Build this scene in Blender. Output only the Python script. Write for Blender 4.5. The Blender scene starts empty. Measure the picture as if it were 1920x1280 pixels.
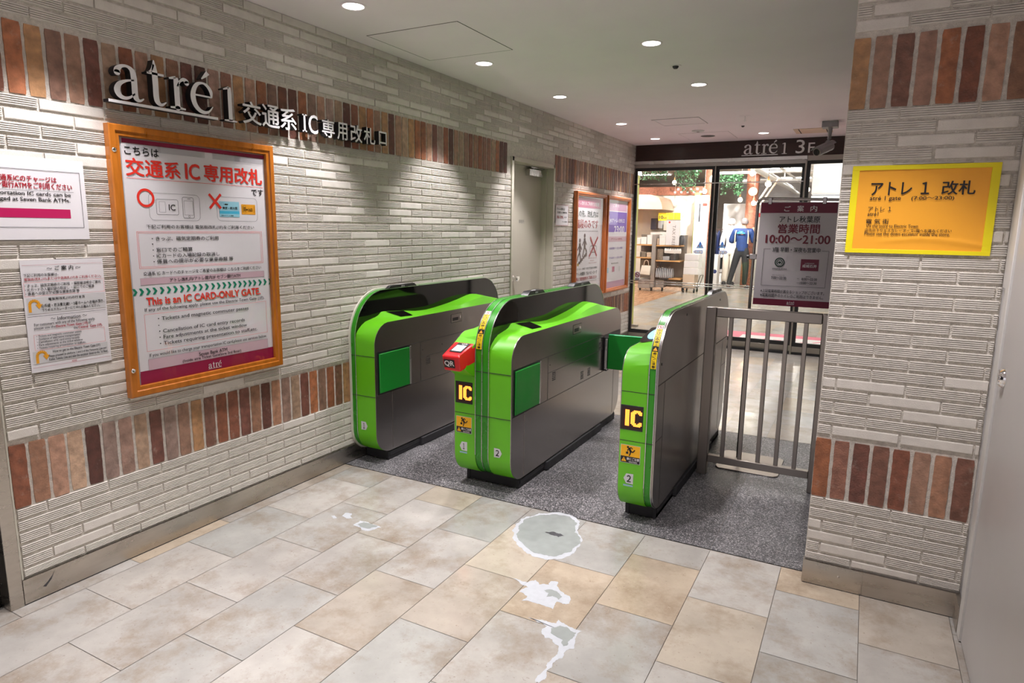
import bpy, bmesh, math, random
from mathutils import Vector, Matrix

random.seed(11)
SC = bpy.context.scene
COL = SC.collection
PI = math.pi

# ------------------------------------------------------------------ camera
cam_d = bpy.data.cameras.new('camera')
cam_d.sensor_width = 36.0
cam_d.lens = 1226.66 / 1920 * 36.0
cam_d.clip_end = 200
cam = bpy.data.objects.new('camera', cam_d)
COL.objects.link(cam)
_r = Vector((0.88087023, 0.47317599, 0.01311957))
_u = Vector((-0.09247301, 0.1448347, 0.9851252))
_f = Vector((-0.46423743, 0.86898066, -0.17133658))
cam.matrix_world = Matrix(((_r.x, _u.x, -_f.x, 2.65882), (_r.y, _u.y, -_f.y, 0.0), (_r.z, _u.z, -_f.z, 1.42), (0, 0, 0, 1)))
SC.camera = cam

# ------------------------------------------------------------------ world, exposure
w = bpy.data.worlds.new('world')
SC.world = w
w.use_nodes = True
w.node_tree.nodes['Background'].inputs[0].default_value = (1.0, 0.92, 0.97, 1)
w.node_tree.nodes['Background'].inputs[1].default_value = 0.55
SC.view_settings.view_transform = 'Standard'
SC.view_settings.look = 'None'
SC.view_settings.gamma = 1.0
SC.view_settings.use_curve_mapping = False
SC.view_settings.exposure = 0.47
SC.cycles.use_denoising = True
SC.cycles.max_bounces = 8
SC.cycles.diffuse_bounces = 4
SC.cycles.glossy_bounces = 5
SC.cycles.transparent_max_bounces = 10
SC.cycles.sample_clamp_indirect = 6.0
SC.cycles.caustics_reflective = False
SC.cycles.caustics_refractive = False

SPOT_W = 80.0        # watts of one ceiling downlight
LENS_E = 9.0         # emission of a downlight's lens
STORE_E = 36.0        # emission of the fill panels added in the shop

# ------------------------------------------------------------------ materials
MATS = {}


def nd(nt, t, **kw):
    n = nt.nodes.new(t)
    for k, v in kw.items():
        setattr(n, k, v)
    return n


def pm(name, col, rough=0.5, metal=0.0, vary=0.06, scale=6.0, bump=0.0, bscale=200.0, rvary=0.08, spec=0.5,
       emit=None, es=0.0, stretch=None, coat=0.0, ior=1.5, tint=False):
    """principled material with procedural colour, gloss and relief variation"""
    m = bpy.data.materials.new(name)
    m.use_nodes = True
    nt = m.node_tree
    b = nt.nodes['Principled BSDF']
    b.inputs['Metallic'].default_value = metal
    b.inputs['Specular IOR Level'].default_value = spec
    b.inputs['IOR'].default_value = ior
    b.inputs['Coat Weight'].default_value = coat
    tc = nd(nt, 'ShaderNodeTexCoord')
    vec = tc.outputs['Object']
    if stretch:
        mp = nd(nt, 'ShaderNodeMapping')
        mp.inputs['Scale'].default_value = stretch
        nt.links.new(vec, mp.inputs[0])
        vec = mp.outputs[0]
    no = nd(nt, 'ShaderNodeTexNoise')
    no.inputs['Scale'].default_value = scale
    no.inputs['Detail'].default_value = 5
    nt.links.new(vec, no.inputs['Vector'])
    mr = nd(nt, 'ShaderNodeMapRange')
    mr.inputs['To Min'].default_value = 1 - vary
    mr.inputs['To Max'].default_value = 1 + vary
    mr.inputs['From Min'].default_value = 0.3
    mr.inputs['From Max'].default_value = 0.7
    nt.links.new(no.outputs['Fac'], mr.inputs[0])
    mx = nd(nt, 'ShaderNodeVectorMath', operation='SCALE')
    if tint:
        at = nd(nt, 'ShaderNodeAttribute', attribute_name='tint')
        nt.links.new(at.outputs['Color'], mx.inputs[0])
    else:
        mx.inputs[0].default_value = col[:3]
    nt.links.new(mr.outputs[0], mx.inputs['Scale'])
    nt.links.new(mx.outputs[0], b.inputs['Base Color'])
    rr = nd(nt, 'ShaderNodeMapRange')
    rr.inputs['To Min'].default_value = max(0.02, rough - rvary)
    rr.inputs['To Max'].default_value = min(1.0, rough + rvary)
    rr.inputs['From Min'].default_value = 0.3
    rr.inputs['From Max'].default_value = 0.7
    nt.links.new(no.outputs['Fac'], rr.inputs[0])
    nt.links.new(rr.outputs[0], b.inputs['Roughness'])
    if bump:
        n2 = nd(nt, 'ShaderNodeTexNoise')
        n2.inputs['Scale'].default_value = bscale
        n2.inputs['Detail'].default_value = 3
        nt.links.new(vec, n2.inputs['Vector'])
        bp = nd(nt, 'ShaderNodeBump')
        bp.inputs['Strength'].default_value = bump
        bp.inputs['Distance'].default_value = 0.004
        nt.links.new(n2.outputs['Fac'], bp.inputs['Height'])
        nt.links.new(bp.outputs[0], b.inputs['Normal'])
    if emit:
        b.inputs['Emission Color'].default_value = (*emit, 1)
        b.inputs['Emission Strength'].default_value = es
    MATS[name] = m
    return m


def M(n):
    return MATS[n]


# masonry
pm('glazed_brick', (0.70, 0.665, 0.61), 0.5, vary=0.07, scale=18, bump=0.35, bscale=260, rvary=0.1)
pm('mortar', (0.68, 0.64, 0.575), 0.9, vary=0.16, scale=60, bump=1.0, bscale=330)
pm('cream_sealant', (0.66, 0.64, 0.54), 0.6, vary=0.08, scale=20)


def brick_mat():
    m = pm('fired_brick', (1, 1, 1), 0.5, vary=0.32, scale=30, bump=0.5, bscale=140, rvary=0.12, tint=True)
    nt = m.node_tree
    b = nt.nodes['Principled BSDF']
    src = b.inputs['Base Color'].links[0].from_socket
    tc = nd(nt, 'ShaderNodeTexCoord')
    no = nd(nt, 'ShaderNodeTexNoise')
    no.inputs['Scale'].default_value = 22
    no.inputs['Detail'].default_value = 8
    no.inputs['Roughness'].default_value = 0.75
    nt.links.new(tc.outputs['Object'], no.inputs['Vector'])
    rp = nd(nt, 'ShaderNodeMapRange')
    rp.inputs['From Min'].default_value = 0.57
    rp.inputs['From Max'].default_value = 0.72
    rp.inputs['To Max'].default_value = 0.5
    nt.links.new(no.outputs['Fac'], rp.inputs[0])
    mix = nd(nt, 'ShaderNodeMix', data_type='RGBA')
    nt.links.new(rp.outputs[0], mix.inputs[0])
    nt.links.new(src, mix.inputs[6])
    mix.inputs[7].default_value = (0.45, 0.37, 0.31, 1)
    nt.links.new(mix.outputs[2], b.inputs['Base Color'])


brick_mat()


def tile_mat():
    m = bpy.data.materials.new('stone_tile')
    m.use_nodes = True
    nt = m.node_tree
    b = nt.nodes['Principled BSDF']
    at = nd(nt, 'ShaderNodeAttribute', attribute_name='tint')
    tc = nd(nt, 'ShaderNodeTexCoord')
    sc = nd(nt, 'ShaderNodeVectorMath', operation='SCALE')
    sc.inputs['Scale'].default_value = 37.0
    nt.links.new(at.outputs['Color'], sc.inputs[0])
    ad = nd(nt, 'ShaderNodeVectorMath', operation='ADD')
    nt.links.new(tc.outputs['Object'], ad.inputs[0])
    nt.links.new(sc.outputs[0], ad.inputs[1])
    # cloudy veins
    n1 = nd(nt, 'ShaderNodeTexNoise')
    n1.inputs['Scale'].default_value = 5.0
    n1.inputs['Detail'].default_value = 7
    n1.inputs['Roughness'].default_value = 0.62
    nt.links.new(ad.outputs[0], n1.inputs['Vector'])
    r1 = nd(nt, 'ShaderNodeMapRange')
    r1.inputs['From Min'].default_value = 0.32
    r1.inputs['From Max'].default_value = 0.68
    r1.inputs['To Min'].default_value = 0.84
    r1.inputs['To Max'].default_value = 1.1
    nt.links.new(n1.outputs['Fac'], r1.inputs[0])
    s1 = nd(nt, 'ShaderNodeVectorMath', operation='SCALE')
    nt.links.new(at.outputs['Color'], s1.inputs[0])
    nt.links.new(r1.outputs[0], s1.inputs['Scale'])
    # brown wear stains
    n2 = nd(nt, 'ShaderNodeTexNoise')
    n2.inputs['Scale'].default_value = 3.4
    n2.inputs['Detail'].default_value = 10
    n2.inputs['Roughness'].default_value = 0.74
    nt.links.new(ad.outputs[0], n2.inputs['Vector'])
    r2 = nd(nt, 'ShaderNodeMapRange')
    r2.inputs['From Min'].default_value = 0.475
    r2.inputs['From Max'].default_value = 0.68
    r2.inputs['To Max'].default_value = 0.72
    nt.links.new(n2.outputs['Fac'], r2.inputs[0])
    mix = nd(nt, 'ShaderNodeMix', data_type='RGBA')
    nt.links.new(r2.outputs[0], mix.inputs[0])
    nt.links.new(s1.outputs[0], mix.inputs[6])
    mix.inputs[7].default_value = (0.215, 0.155, 0.098, 1)
    # dark pits
    n3 = nd(nt, 'ShaderNodeTexNoise')
    n3.inputs['Scale'].default_value = 95
    n3.inputs['Detail'].default_value = 2
    nt.links.new(ad.outputs[0], n3.inputs['Vector'])
    r3 = nd(nt, 'ShaderNodeMapRange')
    r3.inputs['From Min'].default_value = 0.68
    r3.inputs['From Max'].default_value = 0.74
    r3.inputs['To Max'].default_value = 0.5
    nt.links.new(n3.outputs['Fac'], r3.inputs[0])
    mix2 = nd(nt, 'ShaderNodeMix', data_type='RGBA')
    nt.links.new(r3.outputs[0], mix2.inputs[0])
    nt.links.new(mix.outputs[2], mix2.inputs[6])
    mix2.inputs[7].default_value = (0.2, 0.15, 0.12, 1)
    nt.links.new(mix2.outputs[2], b.inputs['Base Color'])
    r4 = nd(nt, 'ShaderNodeMapRange')
    r4.inputs['From Min'].default_value = 0.35
    r4.inputs['From Max'].default_value = 0.7
    r4.inputs['To Min'].default_value = 0.10
    r4.inputs['To Max'].default_value = 0.30
    nt.links.new(n2.outputs['Fac'], r4.inputs[0])
    nt.links.new(r4.outputs[0], b.inputs['Roughness'])
    wv = nd(nt, 'ShaderNodeTexNoise')
    wv.inputs['Scale'].default_value = 9
    nt.links.new(tc.outputs['Object'], wv.inputs['Vector'])
    bp = nd(nt, 'ShaderNodeBump')
    bp.inputs['Strength'].default_value = 0.12
    bp.inputs['Distance'].default_value = 0.004
    nt.links.new(wv.outputs['Fac'], bp.inputs['Height'])
    nt.links.new(bp.outputs[0], b.inputs['Normal'])
    MATS['stone_tile'] = m


tile_mat()


def granite_mat():
    m = bpy.data.materials.new('granite')
    m.use_nodes = True
    nt = m.node_tree
    b = nt.nodes['Principled BSDF']
    tc = nd(nt, 'ShaderNodeTexCoord')
    n1 = nd(nt, 'ShaderNodeTexVoronoi')
    n1.inputs['Scale'].default_value = 230
    nt.links.new(tc.outputs['Object'], n1.inputs['Vector'])
    sx = nd(nt, 'ShaderNodeSeparateColor')
    nt.links.new(n1.outputs['Color'], sx.inputs[0])
    cr = nd(nt, 'ShaderNodeValToRGB')
    e = cr.color_ramp.elements
    e[0].position, e[0].color = 0.0, (0.03, 0.03, 0.034, 1)
    e[1].position, e[1].color = 1.0, (0.62, 0.60, 0.60, 1)
    for p_, c_ in ((0.35, (0.085, 0.085, 0.09, 1)), (0.68, (0.17, 0.17, 0.175, 1)), (0.86, (0.32, 0.31, 0.315, 1))):
        k = e.new(p_)
        k.color = c_
    nt.links.new(sx.outputs[0], cr.inputs[0])
    n2 = nd(nt, 'ShaderNodeTexNoise')
    n2.inputs['Scale'].default_value = 3.5
    n2.inputs['Detail'].default_value = 6
    nt.links.new(tc.outputs['Object'], n2.inputs['Vector'])
    r2 = nd(nt, 'ShaderNodeMapRange')
    r2.inputs['From Min'].default_value = 0.35
    r2.inputs['From Max'].default_value = 0.65
    r2.inputs['To Min'].default_value = 0.6
    r2.inputs['To Max'].default_value = 1.0
    nt.links.new(n2.outputs['Fac'], r2.inputs[0])
    s = nd(nt, 'ShaderNodeVectorMath', operation='SCALE')
    nt.links.new(cr.outputs[0], s.inputs[0])
    nt.links.new(r2.outputs[0], s.inputs['Scale'])
    nt.links.new(s.outputs[0], b.inputs['Base Color'])
    b.inputs['Roughness'].default_value = 0.42
    MATS['granite'] = m


granite_mat()

pm('grout', (0.16, 0.14, 0.12), 0.8)
pm('repair_grey', (0.255, 0.28, 0.265), 0.55, vary=0.08, scale=25)
pm('repair_white', (0.44, 0.465, 0.49), 0.5, vary=0.06, scale=40)
pm('scuff_black', (0.05, 0.05, 0.055), 0.7, vary=0.3, scale=80)
pm('shop_wood_floor', (0.46, 0.235, 0.115), 0.3, vary=0.12, scale=3, stretch=(9, 0.8, 1))
pm('ceiling_paint', (0.90, 0.825, 0.88), 0.75, vary=0.02, scale=3)
pm('dark_gap', (0.03, 0.028, 0.027), 0.8)
pm('wall_paint', (0.62, 0.60, 0.58), 0.6, vary=0.04)
pm('beige_paint', (0.56, 0.525, 0.44), 0.42, vary=0.03, scale=4)
pm('beige_paint_light', (0.62, 0.59, 0.50), 0.42, vary=0.03, scale=4)
pm('leaf_paint', (0.52, 0.505, 0.495), 0.4, vary=0.03, scale=3)
pm('jamb_paint', (0.66, 0.65, 0.63), 0.4, vary=0.03, scale=3)
# metals
pm('steel', (0.38, 0.345, 0.31), 0.38, 1.0, vary=0.03, scale=1.5, rvary=0.0)
pm('steel_side', (0.37, 0.345, 0.33), 0.27, 1.0, vary=0.03, scale=1.5, rvary=0.0)
pm('steel_base', (0.52, 0.48, 0.43), 0.30, 1.0, vary=0.1, scale=7, rvary=0.08, stretch=(1, 1, 4), bump=0.08, bscale=9)
pm('silver', (0.70, 0.70, 0.70), 0.25, 1.0, vary=0.03)
pm('brushed_letter', (0.86, 0.86, 0.87), 0.45, 0.0, vary=0.03, scale=30)
pm('chrome', (0.85, 0.85, 0.85), 0.06, 1.0, vary=0.01)
pm('letter_side', (0.012, 0.012, 0.014), 0.5)
pm('black_plastic', (0.012, 0.012, 0.014), 0.35)
pm('black_rubber', (0.02, 0.02, 0.023), 0.62, vary=0.2, scale=25)
pm('black_gloss', (0.004, 0.004, 0.004), 0.05, 0.0, vary=0.02, rvary=0.01, spec=0.4, ior=1.5)
pm('camera_grey', (0.30, 0.30, 0.31), 0.4, 0.3)
# gates
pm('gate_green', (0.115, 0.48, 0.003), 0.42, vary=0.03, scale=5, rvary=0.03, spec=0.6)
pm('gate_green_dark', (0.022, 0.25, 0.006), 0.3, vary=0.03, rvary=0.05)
pm('flap_green', (0.005, 0.23, 0.02), 0.38, vary=0.05, scale=9)
pm('flap_edge', (0.02, 0.42, 0.16), 0.3)
pm('gate_red', (0.70, 0.012, 0.018), 0.3, vary=0.04, coat=0.1)
pm('cream_rim', (0.62, 0.61, 0.52), 0.5)
pm('amber', (0.8, 0.35, 0.02), 0.4)
# print
INK = {'ink': (0.006, 0.005, 0.007), 'red': (0.78, 0.035, 0.02), 'white': (0.80, 0.79, 0.80), 'crimson': (0.30, 0.006, 0.055),
       'pink': (0.62, 0.44, 0.50), 'green': (0.005, 0.22, 0.12), 'darkred': (0.37, 0.006, 0.02), 'grey': (0.22, 0.21, 0.21),
       'ticketblue': (0.30, 0.60, 0.72), 'ticketcyan': (0.06, 0.45, 0.66), 'ticketorange': (0.80, 0.36, 0.02),
       'deepred': (0.17, 0.004, 0.02), 'deepcrimson': (0.17, 0.004, 0.032), 'palegrey': (0.60, 0.60, 0.61), 'magenta': (0.48, 0.008, 0.10), 'rose': (0.50, 0.10, 0.21), 'mauve': (0.55, 0.33, 0.47),
       'purple': (0.16, 0.075, 0.42), 'darkgreen': (0.01, 0.035, 0.025), 'paper': (0.74, 0.725, 0.75), 'signorange': (0.90, 0.40, 0.025),
       'signyellow': (0.86, 0.62, 0.008), 'tapeyellow': (0.86, 0.74, 0.004), 'stickergrey': (0.55, 0.56, 0.57), 'stickerblue': (0.25, 0.42, 0.48),
       'blue': (0.03, 0.16, 0.62), 'brown': (0.10, 0.055, 0.05), 'goldstep': (0.45, 0.30, 0.03), 'maroon': (0.27, 0.006, 0.05),
       'shadow': (0.40, 0.385, 0.40), 'caution': (0.85, 0.43, 0.004), 'cyan': (0.05, 0.45, 0.85), 'matpink': (0.70, 0.10, 0.20), 'poster': (0.60, 0.56, 0.585)}
for k_, c_ in INK.items():
    pm(k_, c_, 0.45, vary=0.02, scale=3, rvary=0.04)
pm('lens_glow', (1, 1, 1), 0.5, emit=(1.0, 0.95, 0.88), es=LENS_E)
pm('led_orange', (0.2, 0.05, 0.0), 0.5, emit=(1.0, 0.26, 0.03), es=2.6)
pm('led_dim', (0.012, 0.004, 0.003), 0.5, emit=(0.5, 0.02, 0.0), es=0.015)
pm('screen_white', (0.7, 0.7, 0.75), 0.3, emit=(0.86, 0.86, 1.0), es=0.55)
pm('screen_blue', (0.3, 0.6, 0.9), 0.25, emit=(0.16, 0.70, 1.0), es=0.75)
pm('shop_fill_glow', (1, 1, 1), 0.5, emit=(1.0, 0.96, 0.91), es=STORE_E)
pm('bulb_glow', (1, 1, 1), 0.5, emit=(1.0, 0.80, 0.52), es=22.0)
pm('lamp_warm', (1, 1, 1), 0.5, emit=(1.0, 0.74, 0.36), es=2.2)
pm('light_box', (1, 1, 1), 0.5, emit=(0.95, 1.0, 1.0), es=0.9)
# wood, shop
pm('frame_wood', (0.43, 0.135, 0.012), 0.35, vary=0.2, scale=7, stretch=(6, 6, 1.2), coat=0.2)
pm('frame_wood_far', (0.46, 0.13, 0.03), 0.4, vary=0.2, scale=7, stretch=(6, 6, 1.2))
pm('dark_wood', (0.030, 0.010, 0.007), 0.35, vary=0.35, scale=6, stretch=(0.8, 1, 14))
pm('shelf_wood', (0.62, 0.34, 0.13), 0.5, vary=0.1, scale=5, stretch=(1, 6, 6))
pm('shop_grey', (0.30, 0.27, 0.25), 0.5)
pm('shop_white', (0.88, 0.87, 0.86), 0.5)
pm('shop_cream', (0.74, 0.68, 0.58), 0.6)
pm('shop_peach', (0.72, 0.56, 0.44), 0.6)
pm('olive_post', (0.42, 0.45, 0.10), 0.5)
pm('card_tan', (0.56, 0.44, 0.34), 0.7)
pm('basket_brown', (0.20, 0.16, 0.12), 0.7, vary=0.3, scale=40)
pm('bag_grey', (0.34, 0.35, 0.38), 0.4)
pm('charcoal', (0.05, 0.05, 0.055), 0.5)
pm('bag_white', (0.74, 0.70, 0.62), 0.7)
pm('trunk_brick', (0.30, 0.11, 0.065), 0.7, vary=0.4, scale=25, bump=0.6, bscale=40)
pm('leaf_green', (0.045, 0.12, 0.05), 0.5, vary=0.5, scale=8)
pm('shop_ceiling', (0.82, 0.81, 0.80), 0.7)
pm('duct_white', (0.80, 0.79, 0.78), 0.5)
pm('navy', (0.02, 0.035, 0.14), 0.7, vary=0.2, scale=12)
pm('vest_blue', (0.006, 0.035, 0.155), 0.6, vary=0.15, scale=12)
pm('trouser_dark', (0.018, 0.02, 0.022), 0.7, vary=0.2, scale=12)
pm('trouser_green', (0.008, 0.075, 0.045), 0.7, vary=0.2, scale=12)
pm('shoe_black', (0.012, 0.012, 0.014), 0.4)
pm('skin_tone', (0.56, 0.33, 0.22), 0.5, vary=0.08)
pm('hair_grey', (0.20, 0.17, 0.165), 0.7, vary=0.3, scale=50)
pm('strap_beige', (0.60, 0.55, 0.38), 0.6)
pm('dress_white', (0.74, 0.72, 0.70), 0.7)
pm('dress_beige', (0.62, 0.56, 0.47), 0.7)
pm('recess_dark', (0.035, 0.035, 0.038), 0.25, spec=0.6)


def glass_mat(name, tintc=(1, 1, 1), refl=0.06, rough=0.01):
    m = bpy.data.materials.new(name)
    m.use_nodes = True
    nt = m.node_tree
    nt.nodes.remove(nt.nodes['Principled BSDF'])
    out = nt.nodes['Material Output']
    tr = nd(nt, 'ShaderNodeBsdfTransparent')
    tr.inputs[0].default_value = (*tintc, 1)
    gl = nd(nt, 'ShaderNodeBsdfGlossy')
    gl.inputs['Roughness'].default_value = rough
    lw = nd(nt, 'ShaderNodeLayerWeight')
    pw = nd(nt, 'ShaderNodeMath', operation='POWER')
    pw.inputs[1].default_value = 5.0
    nt.links.new(lw.outputs['Facing'], pw.inputs[0])
    fr = nd(nt, 'ShaderNodeMath', operation='MULTIPLY_ADD')
    fr.inputs[1].default_value = 0.85
    fr.inputs[2].default_value = refl
    nt.links.new(pw.outputs[0], fr.inputs[0])
    mx = nd(nt, 'ShaderNodeMixShader')
    nt.links.new(fr.outputs[0], mx.inputs[0])
    nt.links.new(tr.outputs[0], mx.inputs[1])
    nt.links.new(gl.outputs[0], mx.inputs[2])
    nt.links.new(mx.outputs[0], out.inputs[0])
    MATS[name] = m


glass_mat('door_glass', (0.97, 0.985, 0.975))
glass_mat('poster_glass', (0.985, 0.985, 0.985), 0.028)
glass_mat('clear_clip', (0.975, 0.975, 0.98), 0.07, 0.12)

# ------------------------------------------------------------------ mesh helpers
ORG = {}


def lerp_tab(tab, y):
    if y <= tab[0][0]:
        return tab[0][1]
    for (a, b), (c, d) in zip(tab, tab[1:]):
        if y <= c:
            t = (y - a) / (c - a)
            return b + (d - b) * t
    return tab[-1][1]


def catmull(pts, n=6):
    out = []
    P = [pts[0]] + list(pts) + [pts[-1]]
    for i in range(1, len(P) - 2):
        for k in range(n):
            t = k / n
            out.append(tuple(0.5 * (2 * b + (c - a) * t + (2 * a - 5 * b + 4 * c - d) * t * t + (3 * b - a - 3 * c + d) * t ** 3)
                             for a, b, c, d in zip(P[i - 1], P[i], P[i + 1], P[i + 2])))
    out.append(tuple(pts[-1]))
    return out


_TC = {}


def tgeo(s, bold=0, depth=0.0):
    """outline mesh of a string from Blender's own font, origin at its lower left"""
    key = (s, bold, depth)
    if key in _TC:
        return _TC[key]
    c = bpy.data.curves.new('t', 'FONT')
    c.body = s
    c.size = 1.0
    c.resolution_u = 3
    c.offset = 0.0
    c.extrude = depth / 2
    o = bpy.data.objects.new('t', c)
    me = o.to_mesh()
    vs = [v.co.copy() for v in me.vertices]
    fs = [tuple(p.vertices) for p in me.polygons]
    ns = [p.normal.z for p in me.polygons]
    o.to_mesh_clear()
    bpy.data.objects.remove(o)
    bpy.data.curves.remove(c)
    x0 = min(v.x for v in vs)
    x1 = max(v.x for v in vs)
    y0 = min(v.y for v in vs)
    y1 = max(v.y for v in vs)
    _TC[key] = (vs, fs, ns, x0, x1, y0, y1)
    return _TC[key]


# serif letters drawn as pen strokes (x, y, pen width); x height is 1
SERIF = {
    'a': [[(.15, .74, .17), (.17, .84, .15), (.27, .94, .09), (.42, .97, .07), (.55, .89, .12), (.595, .72, .15), (.60, .45, .15), (.60, .20, .15), (.635, .07, .13), (.73, .035, .07), (.84, .11, .03)],
          [(.60, .60, .04), (.40, .555, .06), (.20, .44, .11), (.115, .26, .15), (.165, .10, .13), (.30, .04, .09), (.46, .09, .06), (.60, .22, .03)]],
    't': [[(1.20, 1.33, .03), (1.205, 1.15, .10), (1.21, .95, .15), (1.21, .55, .15), (1.21, .22, .15), (1.25, .08, .13), (1.36, .03, .08), (1.50, .13, .03)],
          [(.98, .925, .05), (1.2, .93, .065), (1.48, .93, .065)], [(1.02, .935, .03), (1.12, 1.03, .05), (1.19, 1.2, .06)]],
    'r': [[(1.84, .96, .12), (1.85, .8, .15), (1.85, .4, .15), (1.85, .02, .15)], [(1.62, .02, .045), (1.85, .03, .07), (2.10, .02, .045)],
          [(1.63, .90, .04), (1.74, .93, .07), (1.84, .97, .06)], [(1.88, .70, .04), (1.97, .87, .06), (2.08, .945, .10), (2.16, .90, .15), (2.18, .85, .15)]],
    'e': [[(2.45, .56, .05), (2.72, .56, .05), (2.98, .56, .05)],
          [(2.985, .55, .05), (2.975, .74, .10), (2.87, .90, .09), (2.71, .97, .06), (2.52, .90, .10), (2.40, .70, .13), (2.365, .48, .15), (2.42, .24, .14), (2.56, .08, .12), (2.74, .035, .09), (2.90, .11, .05), (3.02, .27, .025)],
          [(2.68, 1.10, .03), (2.80, 1.22, .09), (2.91, 1.34, .13)]],
    '1': [[(.28, 1.34, .11), (.285, 1.1, .14), (.285, .6, .14), (.285, .02, .14)], [(.04, 1.22, .04), (.16, 1.27, .07), (.27, 1.34, .07)], [(.03, .02, .045), (.285, .03, .08), (.54, .02, .045)]],
}


class MB:
    def __init__(s):
        s.v, s.f, s.m, s.mats, s.t = [], [], [], [], {}

    def mi(s, mat):
        if mat not in s.mats:
            s.mats.append(mat)
        return s.mats.index(mat)

    def face(s, pts, mat, tint=None):
        i = len(s.v)
        s.v += [tuple(p) for p in pts]
        s.f.append(tuple(range(i, i + len(pts))))
        s.m.append(s.mi(mat))
        if tint:
            s.t[len(s.f) - 1] = tint

    def add(s, verts, faces, mat, tint=None):
        i = len(s.v)
        s.v += [tuple(p) for p in verts]
        k = s.mi(mat)
        for f in faces:
            if tint:
                s.t[len(s.f)] = tint
            s.f.append(tuple(a + i for a in f))
            s.m.append(k)

    def box(s, x0, y0, z0, x1, y1, z1, mat, tint=None):
        x0, x1 = sorted((x0, x1))
        y0, y1 = sorted((y0, y1))
        z0, z1 = sorted((z0, z1))
        vs = [(x0, y0, z0), (x1, y0, z0), (x1, y1, z0), (x0, y1, z0), (x0, y0, z1), (x1, y0, z1), (x1, y1, z1), (x0, y1, z1)]
        s.add(vs, [(0, 3, 2, 1), (4, 5, 6, 7), (0, 1, 5, 4), (1, 2, 6, 5), (2, 3, 7, 6), (3, 0, 4, 7)], mat, tint)
        return s

    def prism(s, loop, axis, a0, a1, mat, cap0=None, cap1=None):
        """loop of 2-D points pushed along axis 0 / 1 / 2 from a0 to a1"""
        def P(p, a):
            return (a, p[0], p[1]) if axis == 0 else (p[0], a, p[1]) if axis == 1 else (p[0], p[1], a)
        n = len(loop)
        s.add([P(p, a0) for p in loop] + [P(p, a1) for p in loop], [(i, (i + 1) % n, n + (i + 1) % n, n + i) for i in range(n)], mat)
        s.face([P(p, a0) for p in loop][::-1], cap0 or mat)
        s.face([P(p, a1) for p in loop], cap1 or mat)
        return s

    def loft(s, loops, mat, caps=True):
        n = len(loops[0])
        vs = [p for l in loops for p in l]
        fs = [(j * n + i, j * n + (i + 1) % n, (j + 1) * n + (i + 1) % n, (j + 1) * n + i) for j in range(len(loops) - 1) for i in range(n)]
        if caps:
            fs += [tuple(range(n))[::-1], tuple((len(loops) - 1) * n + i for i in range(n))]
        s.add(vs, fs, mat)
        return s

    def lathe(s, prof, c, mat, n=28, axis=2):
        ls = []
        for r, h in prof:
            l = []
            for k in range(n):
                a = 2 * PI * k / n
                x, y = r * math.cos(a), r * math.sin(a)
                l.append((c[0] + x, c[1] + y, c[2] + h) if axis == 2 else (c[0] + x, c[1] + h, c[2] + y) if axis == 1 else (c[0] + h, c[1] + x, c[2] + y))
            ls.append(l)
        return s.loft(ls, mat)

    def tube(s, pts, r, mat, n=10):
        pts = [Vector(p) for p in pts]
        ls = []
        up = Vector((0.137, 0.291, 0.947))
        for i, p in enumerate(pts):
            d = (pts[min(i + 1, len(pts) - 1)] - pts[max(i - 1, 0)]).normalized()
            a = d.cross(up).normalized()
            b = d.cross(a).normalized()
            rr = r[i] if isinstance(r, (list, tuple)) else r
            ls.append([p + a * rr * math.cos(2 * PI * k / n) + b * rr * math.sin(2 * PI * k / n) for k in range(n)])
        return s.loft(ls, mat)

    # ---- flat print on a plane frame (origin, U, V, N)
    def P(s, F, u, v, n=0.0):
        o, U, V, N = F
        return o + U * u + V * v + N * n

    def rect(s, F, u0, v0, u1, v1, mat, n=0.0):
        s.face([s.P(F, u0, v0, n), s.P(F, u1, v0, n), s.P(F, u1, v1, n), s.P(F, u0, v1, n)], mat)

    def line(s, F, u0, v0, u1, v1, th, mat, n=0.0):
        d = Vector((u1 - u0, v1 - v0))
        d.normalize()
        q = Vector((-d.y, d.x)) * th / 2
        s.face([s.P(F, u0 - q.x, v0 - q.y, n), s.P(F, u1 - q.x, v1 - q.y, n), s.P(F, u1 + q.x, v1 + q.y, n), s.P(F, u0 + q.x, v0 + q.y, n)], mat)

    def disc(s, F, u, v, r, mat, n=0.0, k=28, sx=1.0):
        s.face([s.P(F, u + r * sx * math.cos(2 * PI * i / k), v + r * math.sin(2 * PI * i / k), n) for i in range(k)], mat)

    def ring(s, F, u, v, r, th, mat, n=0.0, k=36):
        for i in range(k):
            a, b = 2 * PI * i / k, 2 * PI * (i + 1) / k
            s.face([s.P(F, u + q * math.cos(g), v + q * math.sin(g), n) for q, g in ((r, a), (r, b), (r - th, b), (r - th, a))], mat)

    def outline(s, F, u0, v0, u1, v1, th, rad, mat, n=0.0):
        def loop(d):
            o = []
            r = max(rad - d, 0.0001)
            for cx, cy, a in ((u1 - rad, v1 - rad, 0), (u0 + rad, v1 - rad, 90), (u0 + rad, v0 + rad, 180), (u1 - rad, v0 + rad, 270)):
                for k in range(5 if rad > 0 else 1):
                    t = math.radians(a + (k * 22.5 if rad > 0 else 45))
                    if rad > 0:
                        o.append((cx + r * math.cos(t), cy + r * math.sin(t)))
                    else:
                        o.append((cx - d * (1 if math.cos(t) > 0 else -1), cy - d * (1 if math.sin(t) > 0 else -1)))
            return o
        A, B = loop(0), loop(th)
        k = len(A)
        for i in range(k):
            j = (i + 1) % k
            s.face([s.P(F, *A[i], n), s.P(F, *A[j], n), s.P(F, *B[j], n), s.P(F, *B[i], n)], mat)

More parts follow.
